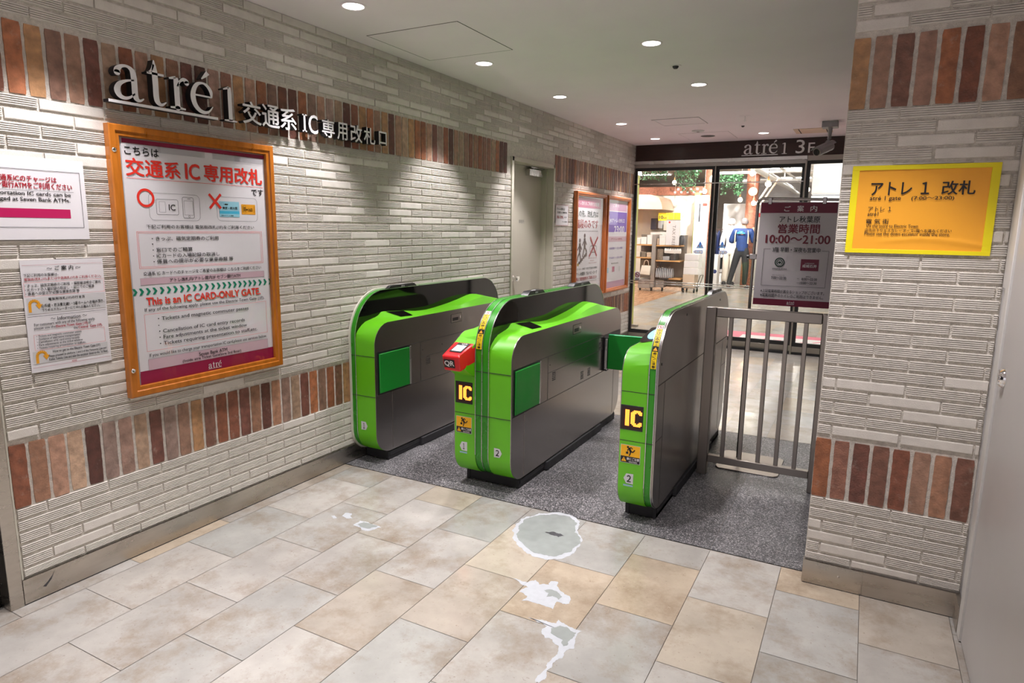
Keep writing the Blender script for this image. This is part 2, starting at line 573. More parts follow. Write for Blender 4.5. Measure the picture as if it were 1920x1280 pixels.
    def text(s, F, txt, u, v, w, h, mat, bold=0, n=0.0, depth=0.0, side=None):
        """write txt from u, centred on v, fitted to w x h"""
        if txt == '@atre':
            return s.serif(F, 'atre', u, v - h / 2, w, h, mat, n, under=True)
        vs, fs, ns, x0, x1, y0, y1 = tgeo(txt, bold, depth)
        sx = w / (x1 - x0)
        sy = h / (y1 - y0)
        k, k2 = s.mi(mat), s.mi(side or mat)
        e = (0, .016, .026, .008)[bold] * min(sx, sy)
        for c_, (du, dv) in enumerate([(0, 0)] if not bold else [(-e, 0), (e, 0), (0, e * .8), (0, -e * .8)]):
            i = len(s.v)
            n += (.00008 if not depth else .00025) if c_ else 0
            s.v += [tuple(s.P(F, u + du + (p.x - x0) * sx, v + dv + (p.y - (y0 + y1) / 2) * sy, n + (p.z + depth / 2))) for p in vs]
            for f, nz in zip(fs, ns):
                s.f.append(tuple(a + i for a in f))
                s.m.append(k if nz > 0.9 else k2)

    def serif(s, F, word, u, v, w, h, mat, n=0.0, depth=0.0, side=None, under=False, xr=None, only=None, yr=None):
        xr = xr or {'atre': (0.03, 3.02), '1': (0.03, 0.54)}[word]
        yr = yr or ((-0.16 if under else 0.0), 1.40)
        sx = w / (xr[1] - xr[0])
        sy = h / (yr[1] - yr[0])

        def Q(x, y, d):
            return s.P(F, u + (x - xr[0]) * sx, v + (y - yr[0]) * sy, d)
        jobs = []
        for ch in (only or word):
            jobs += [catmull(st, 5) for st in SERIF[ch]]
        if under:
            jobs.append([(xr[0] - .05, -.13, .07), (xr[1] + .05, -.13, .07)])
        for st in jobs:
            L, R = [], []
            for i, (x, y, wd) in enumerate(st):
                wd *= 1.12
                a, b = st[max(i - 1, 0)], st[min(i + 1, len(st) - 1)]
                d = Vector((b[0] - a[0], b[1] - a[1]))
                d.normalize()
                L.append((x - d.y * wd / 2, y + d.x * wd / 2))
                R.append((x + d.y * wd / 2, y - d.x * wd / 2))
            for i in range(len(st) - 1):
                s.face([Q(*R[i], n + depth), Q(*R[i + 1], n + depth), Q(*L[i + 1], n + depth), Q(*L[i], n + depth)], mat)
            ends = []
            for (x, y, wd), ok in ((st[0], st[0][2] > .12), (st[-1], st[-1][2] > .12)):
                if ok and wd > 0.145:
                    c = [(x + wd / 2 * math.cos(2 * PI * k / 14), y + wd / 2 * math.sin(2 * PI * k / 14)) for k in range(14)]
                    s.face([Q(*p, n + depth) for p in c], mat)
                    ends.append(c)
            if depth:
                lp = L + R[::-1]
                for lp in [lp] + ends:
                    for i in range(len(lp)):
                        j = (i + 1) % len(lp)
                        s.face([Q(*lp[i], n), Q(*lp[j], n), Q(*lp[j], n + depth), Q(*lp[i], n + depth)], side or mat)

    def ops(s, F, table, dn=0.0006):
        for i_, op in enumerate(table):
            dn += 4e-6
            k = op[0]
            c = [q / 1e4 if isinstance(q, int) else q for q in op]
            if k == 'r':
                s.rect(F, c[1], c[2], c[3], c[4], op[5], dn)
            elif k == 'o':
                s.outline(F, c[1], c[2], c[3], c[4], c[5], c[6], op[7], dn * 2)
            elif k == 'l':
                s.line(F, c[1], c[2], c[3], c[4], c[5], op[6], dn * 2.2)
            elif k == 'c':
                if op[4]:
                    s.ring(F, c[1], c[2], c[3], c[4], op[5], dn * 2.6)
                else:
                    s.disc(F, c[1], c[2], c[3], op[5], dn * 1.5)
            elif k == 't':
                s.text(F, op[1], c[2], c[3], c[4], c[5], op[6], 2 if op[7] and (op[6] in ('red', 'darkred', 'deepred') or c[5] > .05) else (op[7] or 3), dn * 2.4)

    def build(s, name, parent=None, origin=None, angle=35.0, bevel=0.0, seg=2, flat=False, recalc=True):
        me = bpy.data.meshes.new(name)
        if parent is not None:
            org = ORG[parent.name]
        elif origin is not None:
            org = Vector(origin)
        else:
            xs = [p[0] for p in s.v]
            ys = [p[1] for p in s.v]
            zs = [p[2] for p in s.v]
            org = Vector(((min(xs) + max(xs)) / 2, (min(ys) + max(ys)) / 2, min(zs)))
        me.from_pydata([(p[0] - org.x, p[1] - org.y, p[2] - org.z) for p in s.v], [], s.f)
        for mt in s.mats:
            me.materials.append(M(mt))
        me.polygons.foreach_set('material_index', s.m)
        if s.t:
            at = me.color_attributes.new('tint', 'FLOAT_COLOR', 'CORNER')
            buf = [1.0] * (4 * len(me.loops))
            for fi, tc in s.t.items():
                p = me.polygons[fi]
                for li in range(p.loop_start, p.loop_start + p.loop_total):
                    buf[4 * li:4 * li + 3] = tc[:3]
            at.data.foreach_set('color', buf)
        if recalc:
            bm = bmesh.new()
            bm.from_mesh(me)
            bmesh.ops.remove_doubles(bm, verts=bm.verts, dist=1e-6)
            bmesh.ops.recalc_face_normals(bm, faces=bm.faces)
            bm.to_mesh(me)
            bm.free()
        me.polygons.foreach_set('use_smooth', [not flat] * len(me.polygons))
        if not flat:
            me.set_sharp_from_angle(angle=math.radians(angle))
        o = bpy.data.objects.new(name, me)
        COL.objects.link(o)
        if parent is not None:
            o.parent = parent
        else:
            o.location = org
        ORG[o.name] = org
        if bevel:
            b = o.modifiers.new('bevel', 'BEVEL')
            b.width = bevel
            b.segments = seg
            b.limit_method = 'ANGLE'
            b.angle_limit = math.radians(40)
        return o


def thing(name, label, cat, loc=(0, 0, 0), group=None):
    o = bpy.data.objects.new(name, None)
    o.empty_display_size = 0.1
    COL.objects.link(o)
    o.location = loc
    ORG[o.name] = Vector(loc)
    return tag(o, label, cat, group)


def tag(o, label, cat, group=None):
    o['label'] = label
    o['category'] = cat
    if group:
        o['group'] = group
    return o


def struct(o):
    o['kind'] = 'structure'
    return o


def dup(root, loc, label=None):
    """copy of a thing with copies of its parts and sub-parts"""
    r = root.copy()
    COL.objects.link(r)
    r.location = loc
    ORG[r.name] = Vector(loc)
    if label:
        r['label'] = label
    for ch in list(root.children):
        c = ch.copy()
        COL.objects.link(c)
        c.parent = r
        for g in list(ch.children):
            d = g.copy()
            COL.objects.link(d)
            d.parent = c
    return r


X, Y, Z = Vector((1, 0, 0)), Vector((0, 1, 0)), Vector((0, 0, 1))


def FX(x):            # print plane facing +x: u = world y, v = world z
    return (Vector((x, 0, 0)), Y, Z, X)


def FY(y):            # print plane facing -y: u = world x, v = world z
    return (Vector((0, y, 0)), X, Z, -Y)

# ------------------------------------------------------------------ downlights (the station's own lamps)
H = 2.45
LIGHTS = [
    (0.40, 3.80, 'round white downlight nearest the camera in the left row, beside the square hatch'),
    (0.40, 4.98, 'second round downlight from the camera in the row along the left brick wall'),
    (0.40, 6.47, 'third round downlight from the camera in the row along the left brick wall'),
    (0.40, 7.66, 'farthest round downlight of the left row, close to the dark glass door header'),
    (1.49, 3.80, 'largest round downlight, in the ceiling middle above the second ticket gate'),
    (1.49, 4.98, 'round downlight in the ceiling middle just beyond the small dark sensor'),
    (1.58, 7.65, 'round downlight on the right near the atré sign and the security camera'),
    (0.40, 2.58, 'downlight of the left row above the orange framed poster, out of view'),
    (0.40, 1.36, 'downlight of the left row above the white charge notice, out of view'),
    (1.49, 2.58, 'downlight in the ceiling middle above the tiled floor before the gates, out of view'),
    (1.49, 1.36, 'downlight overhead between the camera and the gates, out of view'),
    (2.62, 2.15, 'downlight in front of the yellow sign pillar, out of view'),
    (0.40, 0.10, 'downlight of the left row level with the camera, out of view'),
    (1.49, 0.10, 'downlight overhead beside the camera, out of view'),
    (2.60, -0.40, 'downlight overhead behind the camera by the white door, out of view'),
    (1.20, -1.80, 'downlight far behind the camera, out of view'),
]
for i, (lx, ly, lab) in enumerate(LIGHTS):
    if i == 0:
        dl = thing('downlight', lab, 'ceiling light', (lx, ly, H), 'recessed ceiling downlights')
        q = MB()
        q.lathe([(.050, -.0005), (.051, -.004), (.058, -.0045), (.062, -.002), (.0625, -.0003)], (lx, ly, H), 'ceiling_paint', 36)
        q.build('trim_ring', dl)
        q = MB()
        q.face([(lx + .0495 * math.cos(2 * PI * k / 36), ly + .0495 * math.sin(2 * PI * k / 36), H - .0015) for k in range(36)][::-1], 'lens_glow')
        q.build('lens', dl)
        proto = dl
    else:
        dl = dup(proto, (lx, ly, H), lab)
    sd = bpy.data.lights.new('downlight_beam', 'SPOT')
    sd.energy = SPOT_W
    sd.color = (1.0, 0.938, 0.955)
    sd.spot_size = math.radians(82)
    sd.spot_blend = 0.45
    sd.shadow_soft_size = 0.045
    so = bpy.data.objects.new('downlight_beam', sd)
    so.location = (lx, ly, H - 0.012)
    COL.objects.link(so)

# ------------------------------------------------------------------ floor
TX0, TP, TY0, TL = 0.0742, 0.2985, 1.3030, 0.4470
PAL = [(.405, .385, .35), (.39, .375, .345), (.365, .36, .335), (.415, .37, .30), (.44, .37, .28), (.40, .36, .305), (.35, .35, .325), (.415, .40, .365), (.405, .39, .36)]


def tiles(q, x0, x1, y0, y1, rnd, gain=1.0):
    z = 0.0
    k0 = math.floor((x0 - TX0) / TP)
    k1 = math.ceil((x1 - TX0) / TP)
    for k in range(k0, k1):
        a, b = max(x0, TX0 + k * TP), min(x1, TX0 + (k + 1) * TP)
        if b - a < .004:
            continue
        off = 0.0 if k % 2 == 0 else TL / 2
        m0 = math.floor((y0 - TY0 - off) / TL)
        m1 = math.ceil((y1 - TY0 - off) / TL)
        for m in range(m0, m1):
            c, d = max(y0, TY0 + off + m * TL), min(y1, TY0 + off + (m + 1) * TL)
            if d - c < .004:
                continue
            col = rnd.choice(PAL)
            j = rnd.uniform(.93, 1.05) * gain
            g = .0011
            q.face([(a + g, c + g, z), (b - g, c + g, z), (b - g, d - g, z), (a + g, d - g, z)], 'stone_tile',
                   tuple(v * j for v in col))


rnd = random.Random(5)
q = MB()
q.face([(-4, -3.4, -.004), (4.2, -3.4, -.004), (4.2, 8.3, -.004), (-4, 8.3, -.004)], 'grout')
tiles(q, -3.0, 3.2, -3.2, 2.852, rnd)
tiles(q, 0, 2.56, 4.715, 8.2, rnd)
# granite apron under the gates
gx = [-.02, .39, .985, 1.576, 2.16, 2.56]
for i in range(5):
    ys = [2.858, 3.45, 4.05, 4.71] if i % 2 == 0 else [2.858, 3.15, 3.75, 4.35, 4.71]
    for a, b in zip(ys, ys[1:]):
        q.face([(gx[i] + .001, a + .001, 0), (gx[i + 1] - .001, a + .001, 0), (gx[i + 1] - .001, b - .001, 0), (gx[i] + .001, b - .001, 0)], 'granite')


REPAIR = {
 'grey_big': [(13005,26342),(12949,27174),(13339,27911),(13885,28355),(14769,28525),(15386,27999),(15484,27522),(15996,26772),(16248,25931),(16207,25178),(15877,24648),(15534,24372),(14965,24369),(14363,24602),(13748,25022),(13296,25569)],
 'white_big': [(12882,26272),(12849,26742),(12860,27454),(13230,28136),(13789,28563),(14740,28715),(15420,28266),(15598,27588),(16112,26726),(16366,25829),(16335,24988),(16079,24407),(15628,24072),(15044,24014),(14397,24249),(13711,24805),(13201,25515)],
 'scuff': [(14391,26380),(14735,26623),(15098,26600),(15370,26482),(15165,26230),(14845,26273)],
 'w2': [(14994,21982),(15687,21996),(15918,22332),(16165,22097),(16520,22265),(16505,22579),(16790,22621),(17034,22174),(17346,21946),(17669,21813),(17783,21416),(17555,21287),(17304,21298),(17382,20771),(17036,20814),(16773,20846),(16454,20817),(16097,20692),(16140,21105),(15746,21201),(15887,21689),(15412,21840)],
 'g2': [(16523,21803),(16815,22001),(17117,21897),(17363,21718),(17315,21457),(17003,21593),(16833,21419),(16782,21707)],
 'w3': [(16807,19871),(17508,19987),(17879,20031),(17852,20264),(18127,20170),(18407,20057),(18876,20055),(18835,19579),(19020,19001),(18817,18767),(18868,18326),(18739,18138),(18749,17806),(18704,17452),(18809,17085),(18713,16855),(18578,16851),(18623,17624),(18576,18104),(18642,18431),(18476,18878),(18164,19075),(17879,19041),(17568,19451),(17676,19713),(17234,19736)],
 'g3': [(17848,19676),(18062,19970),(18476,19896),(18738,19847),(18737,19461),(18740,19027),(18645,18912),(18495,19199),(18214,19294),(17939,19397)],
 'w4': [(6046,22475),(6001,23012),(6442,23068),(6975,23008),(7391,22935),(7244,22686),(7138,22391),(6753,22288),(6388,22432)],
 'g4': [(6190,22630),(6279,22974),(6745,22997),(7151,22940),(6991,22564),(6697,22490)],
 'w5': [(4890,22929),(4777,23330),(5101,23438),(5263,23143),(5496,23023),(5320,22871),(5090,22917)],
 'w6': [(4402,22700),(4537,22829),(4836,22644),(4703,22517)],
}


def ragged(lp, amp, sd, n=3):
    """outline roughened by midpoint displacement"""
    r_ = random.Random(sd)
    for k in range(n):
        o = []
        for a, b in zip(lp, lp[1:] + lp[:1]):
            o.append(a)
            L = math.hypot(b[0] - a[0], b[1] - a[1])
            d = r_.uniform(-amp, amp) * L
            o.append(((a[0] + b[0]) / 2 - (b[1] - a[1]) / max(L, 1e-6) * d, (a[1] + b[1]) / 2 + (b[0] - a[0]) / max(L, 1e-6) * d))
        lp = o
    return lp


# floor repairs: grey filler with white feathered rims
for i, (k, mt, z_) in enumerate((('white_big', 'repair_white', .0005), ('grey_big', 'repair_grey', .0009), ('scuff', 'scuff_black', .0013), ('w2', 'repair_white', .0005), ('g2', 'repair_grey', .0009),
                                 ('w3', 'repair_white', .0005), ('g3', 'repair_grey', .0009), ('w4', 'repair_white', .0005), ('g4', 'repair_grey', .0009), ('w5', 'repair_white', .0005), ('w6', 'repair_white', .0005))):
    q.face([(x_, y_, z_) for x_, y_ in ragged([(a / 1e4, c / 1e4) for a, c in REPAIR[k]], .16, i + 2)], mt)
struct(q.build('floor', flat=True, recalc=False, origin=(0, 0, 0)))

# ------------------------------------------------------------------ brick-faced walls
ROWS_LOW = [(.136 - .0475 + .0475 * k, .136 + .0475 * k) for k in range(6)]
ROWS_LOW[0] = (.098, .136)
ROWS_MID = [(.627 + .0472 * k, .627 + .0472 * (k + 1)) for k in range(26)]
ROWS_TOP = [(2.112 + .0483 * k, 2.112 + .0483 * (k + 1)) for k in range(7)]
BAND = [(.376, .617), (1.858, 2.102)]
RED = [(.24, .085, .045), (.30, .155, .095), (.18, .065, .038), (.33, .19, .13), (.35, .19, .09), (.28, .175, .135), (.10, .037, .027),
       (.31, .115, .052), (.25, .14, .10), (.29, .20, .165), (.21, .095, .065), (.37, .25, .17), (.14, .055, .04)]


def cut(a, b, holes):
    segs = [(a, b)]
    for h0, h1 in holes:
        n_ = []
        for s0, s1 in segs:
            if s1 <= h0 or s0 >= h1:
                n_.append((s0, s1))
            else:
                if s0 < h0:
                    n_.append((s0, h0))
                if s1 > h1:
                    n_.append((h1, s1))
        segs = n_
    return [g for g in segs if g[1] - g[0] > .012]


def brick_wall(name, PT, u0, u1, j0, seed, holes=()):
    """PT(u, v, n) -> point; n = 0 is the brick face, the mortar lies 8 mm deeper"""
    rd = random.Random(seed)
    q = MB()
    MD = -.007

    def open_at(z0, z1):
        return [(h[0], h[1]) for h in holes if z0 < h[2]]

    def one(a, b, z0, z1, ribbed):
        a += .004 + rd.uniform(-.0012, .0012)
        b -= .004 + rd.uniform(-.0012, .0012)
        if b - a < .006:
            return
        t, o = z1 - .0012, z0 + .0095
        hh = t - o
        if ribbed:
            pr = [(o, MD)]
            n = 5
            p = hh / n
            for k in range(n):
                v = o + k * p
                pr += [(v + .03 * p, -.0055), (v + .30 * p, -.0055), (v + .38 * p, -.0006), (v + .62 * p, 0.0), (v + .92 * p, -.0006)]
            pr[-1] = (t - .0004, -.001)
            pr += [(t, MD)]
        else:
            pr = [(o, MD), (o + .0012, -.0012), (o + .004, -.0003), (t - .004, -.0003), (t - .0008, -.0012), (t, MD)]
        n = len(pr)
        vs = [PT(a, v, m) for v, m in pr] + [PT(b, v, m) for v, m in pr]
        fs = [(i, i + 1, n + i + 1, n + i) for i in range(n - 1)] + [tuple(range(n)), tuple(range(n, 2 * n))[::-1]]
        q.add(vs, fs, 'glazed_brick')

    def row(z0, z1, parity, plain):
        jo = j0 + (.1155 if parity else 0)
        k = math.floor((u0 - jo) / .231) - 1
        while jo + k * .231 < u1:
            a, b = max(u0, jo + k * .231), min(u1, jo + (k + 1) * .231)
            rb = rd.random() > plain
            if b - a > .01:
                for s0, s1 in cut(a, b, open_at(z0, z1)):
                    one(s0, s1, z0, z1, rb)
            k += 1
    for k, (z0, z1) in enumerate(ROWS_LOW):
        row(z0, z1, k % 2 == 0, .17)
    for k, (z0, z1) in enumerate(ROWS_MID):
        row(z0, z1, k % 2 == 1, .24)
    for k, (z0, z1) in enumerate(ROWS_TOP):
        row(z0, z1, k % 2 == 0, .5)
    # soldier courses of fired brick
    for bi, (z0, z1) in enumerate(BAND):
        u = u0 + .001
        while u < u1 - .01:
            a, b = u, min(u + .0535 + rd.uniform(-.002, .002), u1)
            u += .0667
            if any(h[0] - .04 < (a + b) / 2 < h[1] + .04 for h in holes if z0 < h[2]):
                continue
            c = rd.choice(RED)
            f_ = rd.uniform(.9, 1.4)
            c = tuple(v * f_ for v in c)
            n = 14
            L = [(a + rd.uniform(-.0010, .0010), z0 + (z1 - z0) * i / n) for i in range(n + 1)]
            R = [(b + rd.uniform(-.0010, .0010), z0 + (z1 - z0) * i / n) for i in range(n + 1)]
            L[0] = (a + .002, z0 + rd.uniform(0, .003))
            L[-1] = (a + .002, z1 - rd.uniform(0, .003))
            R[0] = (b - .002, z0 + rd.uniform(0, .003))
            R[-1] = (b - .002, z1 - rd.uniform(0, .003))
            loop = L + R[::-1]
            d0 = rd.uniform(-.0045, -.0015)
            m = len(loop)
            vs = [PT(x_, z_, d0) for x_, z_ in loop] + [PT(x_, z_, MD) for x_, z_ in loop]
            fs = [(i, (i + 1) % m, m + (i + 1) % m, m + i) for i in range(m)]
            fs += [(i, i + 1, m - 2 - i, m - 1 - i) for i in range(n)]
            q.add(vs, fs, 'fired_brick', c)
    # mortar bed
    us = [u0] + [v for h in holes for v in (h[0], h[1])] + [u1]
    for i in range(0, len(us), 2):
        q.face([PT(us[i], 0, MD), PT(us[i + 1], 0, MD), PT(us[i + 1], H, MD), PT(us[i], H, MD)], 'mortar')
    for h in holes:
        q.face([PT(h[0], h[2], MD), PT(h[1], h[2], MD), PT(h[1], H, MD), PT(h[0], H, MD)], 'mortar')
    return q


DOOR = (4.925, 5.775, 2.0)
q = brick_wall('wall_left', lambda u, v, n: (n, u, v), 1.134, 8.2, 1.2408, 3, [DOOR])
q.box(-.20, 1.13, 0, -.0075, DOOR[0], H, 'wall_paint')
q.box(-.20, DOOR[1], 0, -.0075, 8.2, H, 'wall_paint')
q.box(-.20, DOOR[0], DOOR[2], -.0075, DOOR[1], H, 'wall_paint')
struct(q.build('wall_left', origin=(0, 4.6, 0), flat=True, recalc=False))
q = brick_wall('wall_right', lambda u, v, n: (u, 2.769 - n, v), 2.552, 3.083, 2.6028 - .231, 8)
q.box(2.560, 2.779, 0, 3.3, 8.2, H, 'wall_paint')
q.box(2.556, 3.02, 0, 2.562, 5.2, H, 'charcoal')  # unseen dark sheet added to darken reflections in the gate's steel side
# the pillar's side towards the gates
q2 = brick_wall('side', lambda u, v, n: (2.552 - n * .6, u, v), 2.775, 3.02, 2.9, 9)
q.add([], [], 'mortar')
base = len(q.v)
q.v += q2.v
for f, m_ in zip(q2.f, q2.m):
    q.f.append(tuple(a + base for a in f))
    q.m.append(q.mi(q2.mats[m_]))
for fi, tc in q2.t.items():
    q.t[fi + len(q.f) - len(q2.f)] = tc
struct(q.build('wall_right', origin=(2.82, 3.5, 0), flat=True, recalc=False))

# steel skirting
q = MB()
q.box(-.02, 1.126, 0, .004, DOOR[0] - .01, .099, 'steel_base')
q.box(-.02, DOOR[1] + .01, 0, .004, 8.19, .099, 'steel_base')
q.box(.004, 1.126, 0, .0045, 4.9, .004, 'dark_gap')
# scuff mark on the skirting near the corner
q.face([(.0046, 1.19, .045), (.0046, 1.20, .040), (.0046, 1.222, .062), (.0046, 1.236, .092), (.0046, 1.226, .075), (.0046, 1.205, .055)], 'scuff_black')
struct(q.build('baseboard_left', origin=(0, 3, 0)))
q = MB()
q.box(2.548, 2.7645, 0, 2.765, 2.80, .099, 'steel_base')
q.box(2.7655, 2.7645, 0, 3.085, 2.80, .099, 'steel_base')
q.box(2.552, 2.7642, 0, 3.085, 2.7646, .003, 'dark_gap')
q.lathe([(.0, -.004), (.004, -.003), (.005, 0)], (2.68, 2.7645, .055), 'steel_base', 12, 1)
q.box(3.070, 2.66, 0, 3.085, 2.7645, .099, 'steel_base')
struct(q.build('baseboard_right', origin=(2.8, 2.77, 0)))

# end of the brick wall: steel corner trim, cream sealant, dark opening beyond
q = MB()
q.box(-.20, 1.078, 0, .006, 1.124, H, 'steel_base')
q.box(-.02, 1.1242, .099, .0, 1.1335, H, 'cream_sealant')
struct(q.build('trim_1', bevel=.0025, origin=(0, 1.1, 0)))
q = MB()
q.box(-.16, 1.035, 0, -.06, 1.078, H, 'black_gloss')
q.box(-.07, 1.022, .02, -.03, 1.036, H, 'steel_side')
q.box(-.30, -3.2, 0, -.20, 1.035, H, 'black_gloss')
struct(q.build('wall_recess', origin=(-.2, -1, 0)))

# ceiling
q = MB()
q.box(-3.2, -3.3, H, 3.4, 8.2, H + .1, 'ceiling_paint')
struct(q.build('ceiling', origin=(0, 3, H)))


def hatch(label, x0, y0, x1, y1, frame, mat='ceiling_paint', gap='dark_gap', gw=.005):
    t = thing('ceiling_hatch', label, 'ceiling hatch', ((x0 + x1) / 2, (y0 + y1) / 2, H))
    q = MB()
    q.box(x0 - gw, y0 - gw, H - .0008, x1 + gw, y1 + gw, H - .0001, gap)
    q.build('gap', t)
    q = MB()
    q.box(x0, y0, H - .0011, x1, y1, H - .0009, mat)
    q.build('panel', t)
    if frame:
        q = MB()
        for a in ((x0, y0, x0 + frame, y1), (x1 - frame, y0, x1, y1), (x0, y0, x1, y0 + frame), (x0, y1 - frame, x1, y1)):
            q.box(a[0], a[1], H - .005, a[2], a[3], H - .0012, 'ceiling_paint')
        q.build('frame', t, bevel=.001)
    return t


hatch('large square access hatch outlined by a dark joint, nearest the camera', .13, 2.997, .716, 3.588, 0)
hatch('framed ceiling access panel in the middle of the far ceiling', .735, 6.362, 1.18, 6.772, .022, gw=.002)
hatch('flush square panel around the round black ceiling speaker', .74, 7.38, 1.26, 7.95, 0, gw=.002)
t = thing('air_vent', 'narrow beige air vent beside the security camera mount', 'vent', (2.06, 7.66, H))
q = MB()
q.box(1.885, 7.49, H - .004, 2.24, 7.84, H - .0003, 'shop_peach')
q.build('cover', t, bevel=.001)
q = MB()
q.box(1.93, 7.5, H - .005, 1.94, 7.83, H - .004, 'dark_gap')
q.build('slot', t)
q = MB()
q.box(2.185, 7.5, H - .005, 2.195, 7.83, H - .004, 'dark_gap')
q.build('slot', t)
q = MB()
q.lathe([(0, -.003), (.072, -.003), (.078, -.0006), (.078, -.0002)], (.994, 7.66, H - .0012), 'charcoal', 32)
tag(q.build('ceiling_speaker'), 'round black ceiling speaker set in a flush square panel', 'speaker')
t = thing('smoke_detector', 'flat round pale ceiling disc beside the round black speaker', 'smoke detector', (.983, 7.23, H))
q = MB()
q.lathe([(0, -.012), (.03, -.012), (.062, -.006), (.066, -.0003)], (.983, 7.23, H), 'stickergrey', 32)
q.build('body', t)
q = MB()
q.lathe([(0, -.002), (.016, -.002), (.016, -.0002)], (.983, 7.23, H - .012), 'charcoal', 16)
q.build('sensor', t)
t = thing('motion_sensor', 'small dark sensor in a white ring between the two middle downlights', 'sensor', (1.48, 4.369, H))
q = MB()
q.lathe([(.018, -.004), (.034, -.004), (.036, -.0003)], (1.48, 4.369, H), 'ceiling_paint', 24)
q.build('ring', t)
q = MB()
q.lathe([(0, -.020), (.012, -.019), (.019, -.010), (.020, -.0003)], (1.48, 4.369, H), 'charcoal', 20)
q.build('eye', t)
t = thing('sprinkler', 'white ceiling sprinkler with thin drop stem in front of the shop sign', 'sprinkler', (1.574, 6.473, H))
q = MB()
q.lathe([(0, -.004), (.048, -.004), (.056, -.0003)], (1.574, 6.473, H), 'ceiling_paint', 28)
q.build('plate', t)
q = MB()
q.lathe([(0, -.055), (.003, -.055), (.003, -.046), (.012, -.045), (.012, -.043), (.004, -.042), (.004, -.0035)], (1.574, 6.473, H), 'silver', 14)
q.build('stem', t)
q = MB()
q.lathe([(0, -.014), (.009, -.013), (.016, -.004), (.017, -.0003)], (1.46, 7.07, H), 'charcoal', 18)
tag(q.build('indicator_sensor'), 'tiny dark ceiling dot under the white sprinkler', 'sensor')

# ------------------------------------------------------------------ left wall door
dy0, dy1 = 4.925, 5.775
q = MB()
for a in ((dy0 - .004, 0, dy0 + .03, DOOR[2] + .004), (dy1 - .03, 0, dy1 + .004, DOOR[2] + .004)):
    q.box(-.115, a[0], a[1], .012, a[2], a[3], 'beige_paint')
    q.box(-.115, a[0] - (.0 if a[0] < 5 else .016), a[1], -.055, a[2] + (.016 if a[0] < 5 else 0), a[3], 'beige_paint')
q.box(-.115, dy0, DOOR[2] - .03, .012, dy1, DOOR[2] + .004, 'beige_paint')
struct(q.build('trim_2', bevel=.0015, origin=(0, 5.35, 0)))
q = MB()
q.box(-.16, dy0 + .031, .005, -.112, dy1 - .031, DOOR[2] - .031, 'beige_paint')
d1 = struct(q.build('door_1', bevel=.002, origin=(-.11, 5.35, 0)))
q = MB()
q.text(FX(-.1115), '事務所', 5.283, 1.476, .105, .032, 'grey', 0)
q.build('lettering', d1, recalc=False)
q = MB()
q.lathe([(0, 0), (.026, 0), (.027, .004), (.014, .008), (.012, .03), (.024, .036), (.027, .05), (.022, .06), (0, .062)], (-.112, 5.18, .972), 'chrome', 20, 0)
q.build('knob', d1)
q = MB()
q.box(-.112, 5.40, 1.885, -.065, 5.66, 1.945, 'silver')
q.tube([(-.09, 5.52, 1.945), (-.09, 5.52, 1.962)], .012, 'silver')
q.box(-.10, 5.44, 1.957, -.075, 5.74, 1.966, 'silver')
q.build('door_closer', d1, bevel=.003)

# ------------------------------------------------------------------ right wall with its white door
q = MB()
q.box(3.088, 2.655, .0, 3.3, 2.775, H, 'jamb_paint')
q.box(3.080, 2.655, 1.24, 3.089, 2.765, H, 'jamb_paint')
q.box(3.072, 2.598, 0.004, 3.3, 2.657, H, 'jamb_paint')
struct(q.build('trim_3', bevel=.002, origin=(3.08, 2.69, 0)))
q = MB()
q.box(3.079, 1.55, .006, 3.12, 2.594, 2.30, 'leaf_paint')
d2 = struct(q.build('door_2', bevel=.002, origin=(3.08, 2.1, 0)))
q = MB()
q.lathe([(.0, -.004), (.017, -.004), (.019, -.012), (.026, -.014), (.031, -.008), (.032, 0)], (3.079, 2.515, .972), 'chrome', 28, 0)
q.build('lock_ring', d2)
q = MB()
q.lathe([(0, -.0045), (.0165, -.0045), (.0165, -.003), (0, -.003)], (3.079, 2.515, .972), 'black_plastic', 20, 0)
q.build('lock_core', d2)
q = MB()
q.box(3.063, 2.51, .952, 3.076, 2.52, .985, 'chrome')
q.build('thumb_turn', d2, bevel=.002)
q = MB()
q.box(3.079, -3.2, 0, 3.3, 1.548, H, 'leaf_paint')
q.box(3.079, 1.548, 2.302, 3.3, 2.598, H, 'leaf_paint')
struct(q.build('wall_side', origin=(3.1, -1, 0)))

# ------------------------------------------------------------------ ticket gates
YM = 7.57            # front and back of a gate mirror about y = 3.785
IN_T = [(2.926, .735), (2.927, .762), (2.933, .788), (2.946, .806), (2.977, .833), (3.018, .853), (3.073, .863), (3.108, .869), (3.129, .875),
        (3.144, .882), (3.158, .893), (3.17, .8965), (3.187, .897), (3.366, .882), (3.519, .865), (3.634, .861), (3.726, .866), (3.822, .874),
        (3.922, .884), (4.025, .897), (4.154, .917), (4.20, .9215), (4.234, .921), (4.293, .915), (4.366, .902), (4.45, .885), (4.544, .868), (4.60, .848), (4.635, .80), (4.645, .737)]
RI_T = [(2.926, .735), (2.927, .750), (2.935, .775), (2.957, .803), (2.99, .825), (3.03, .840), (3.08, .848), (3.107, .850), (3.159, .8585), (3.189, .863),
        (3.227, .869), (3.327, .863), (3.446, .858), (3.636, .858), (3.741, .859), (3.851, .868), (3.934, .879), (4.009, .892), (4.098, .902),
        (4.19, .909), (4.214, .909), (4.262, .904), (4.377, .881), (4.46, .862), (4.50, .857), (4.56, .846), (4.60, .826), (4.635, .778), (4.645, .737)]
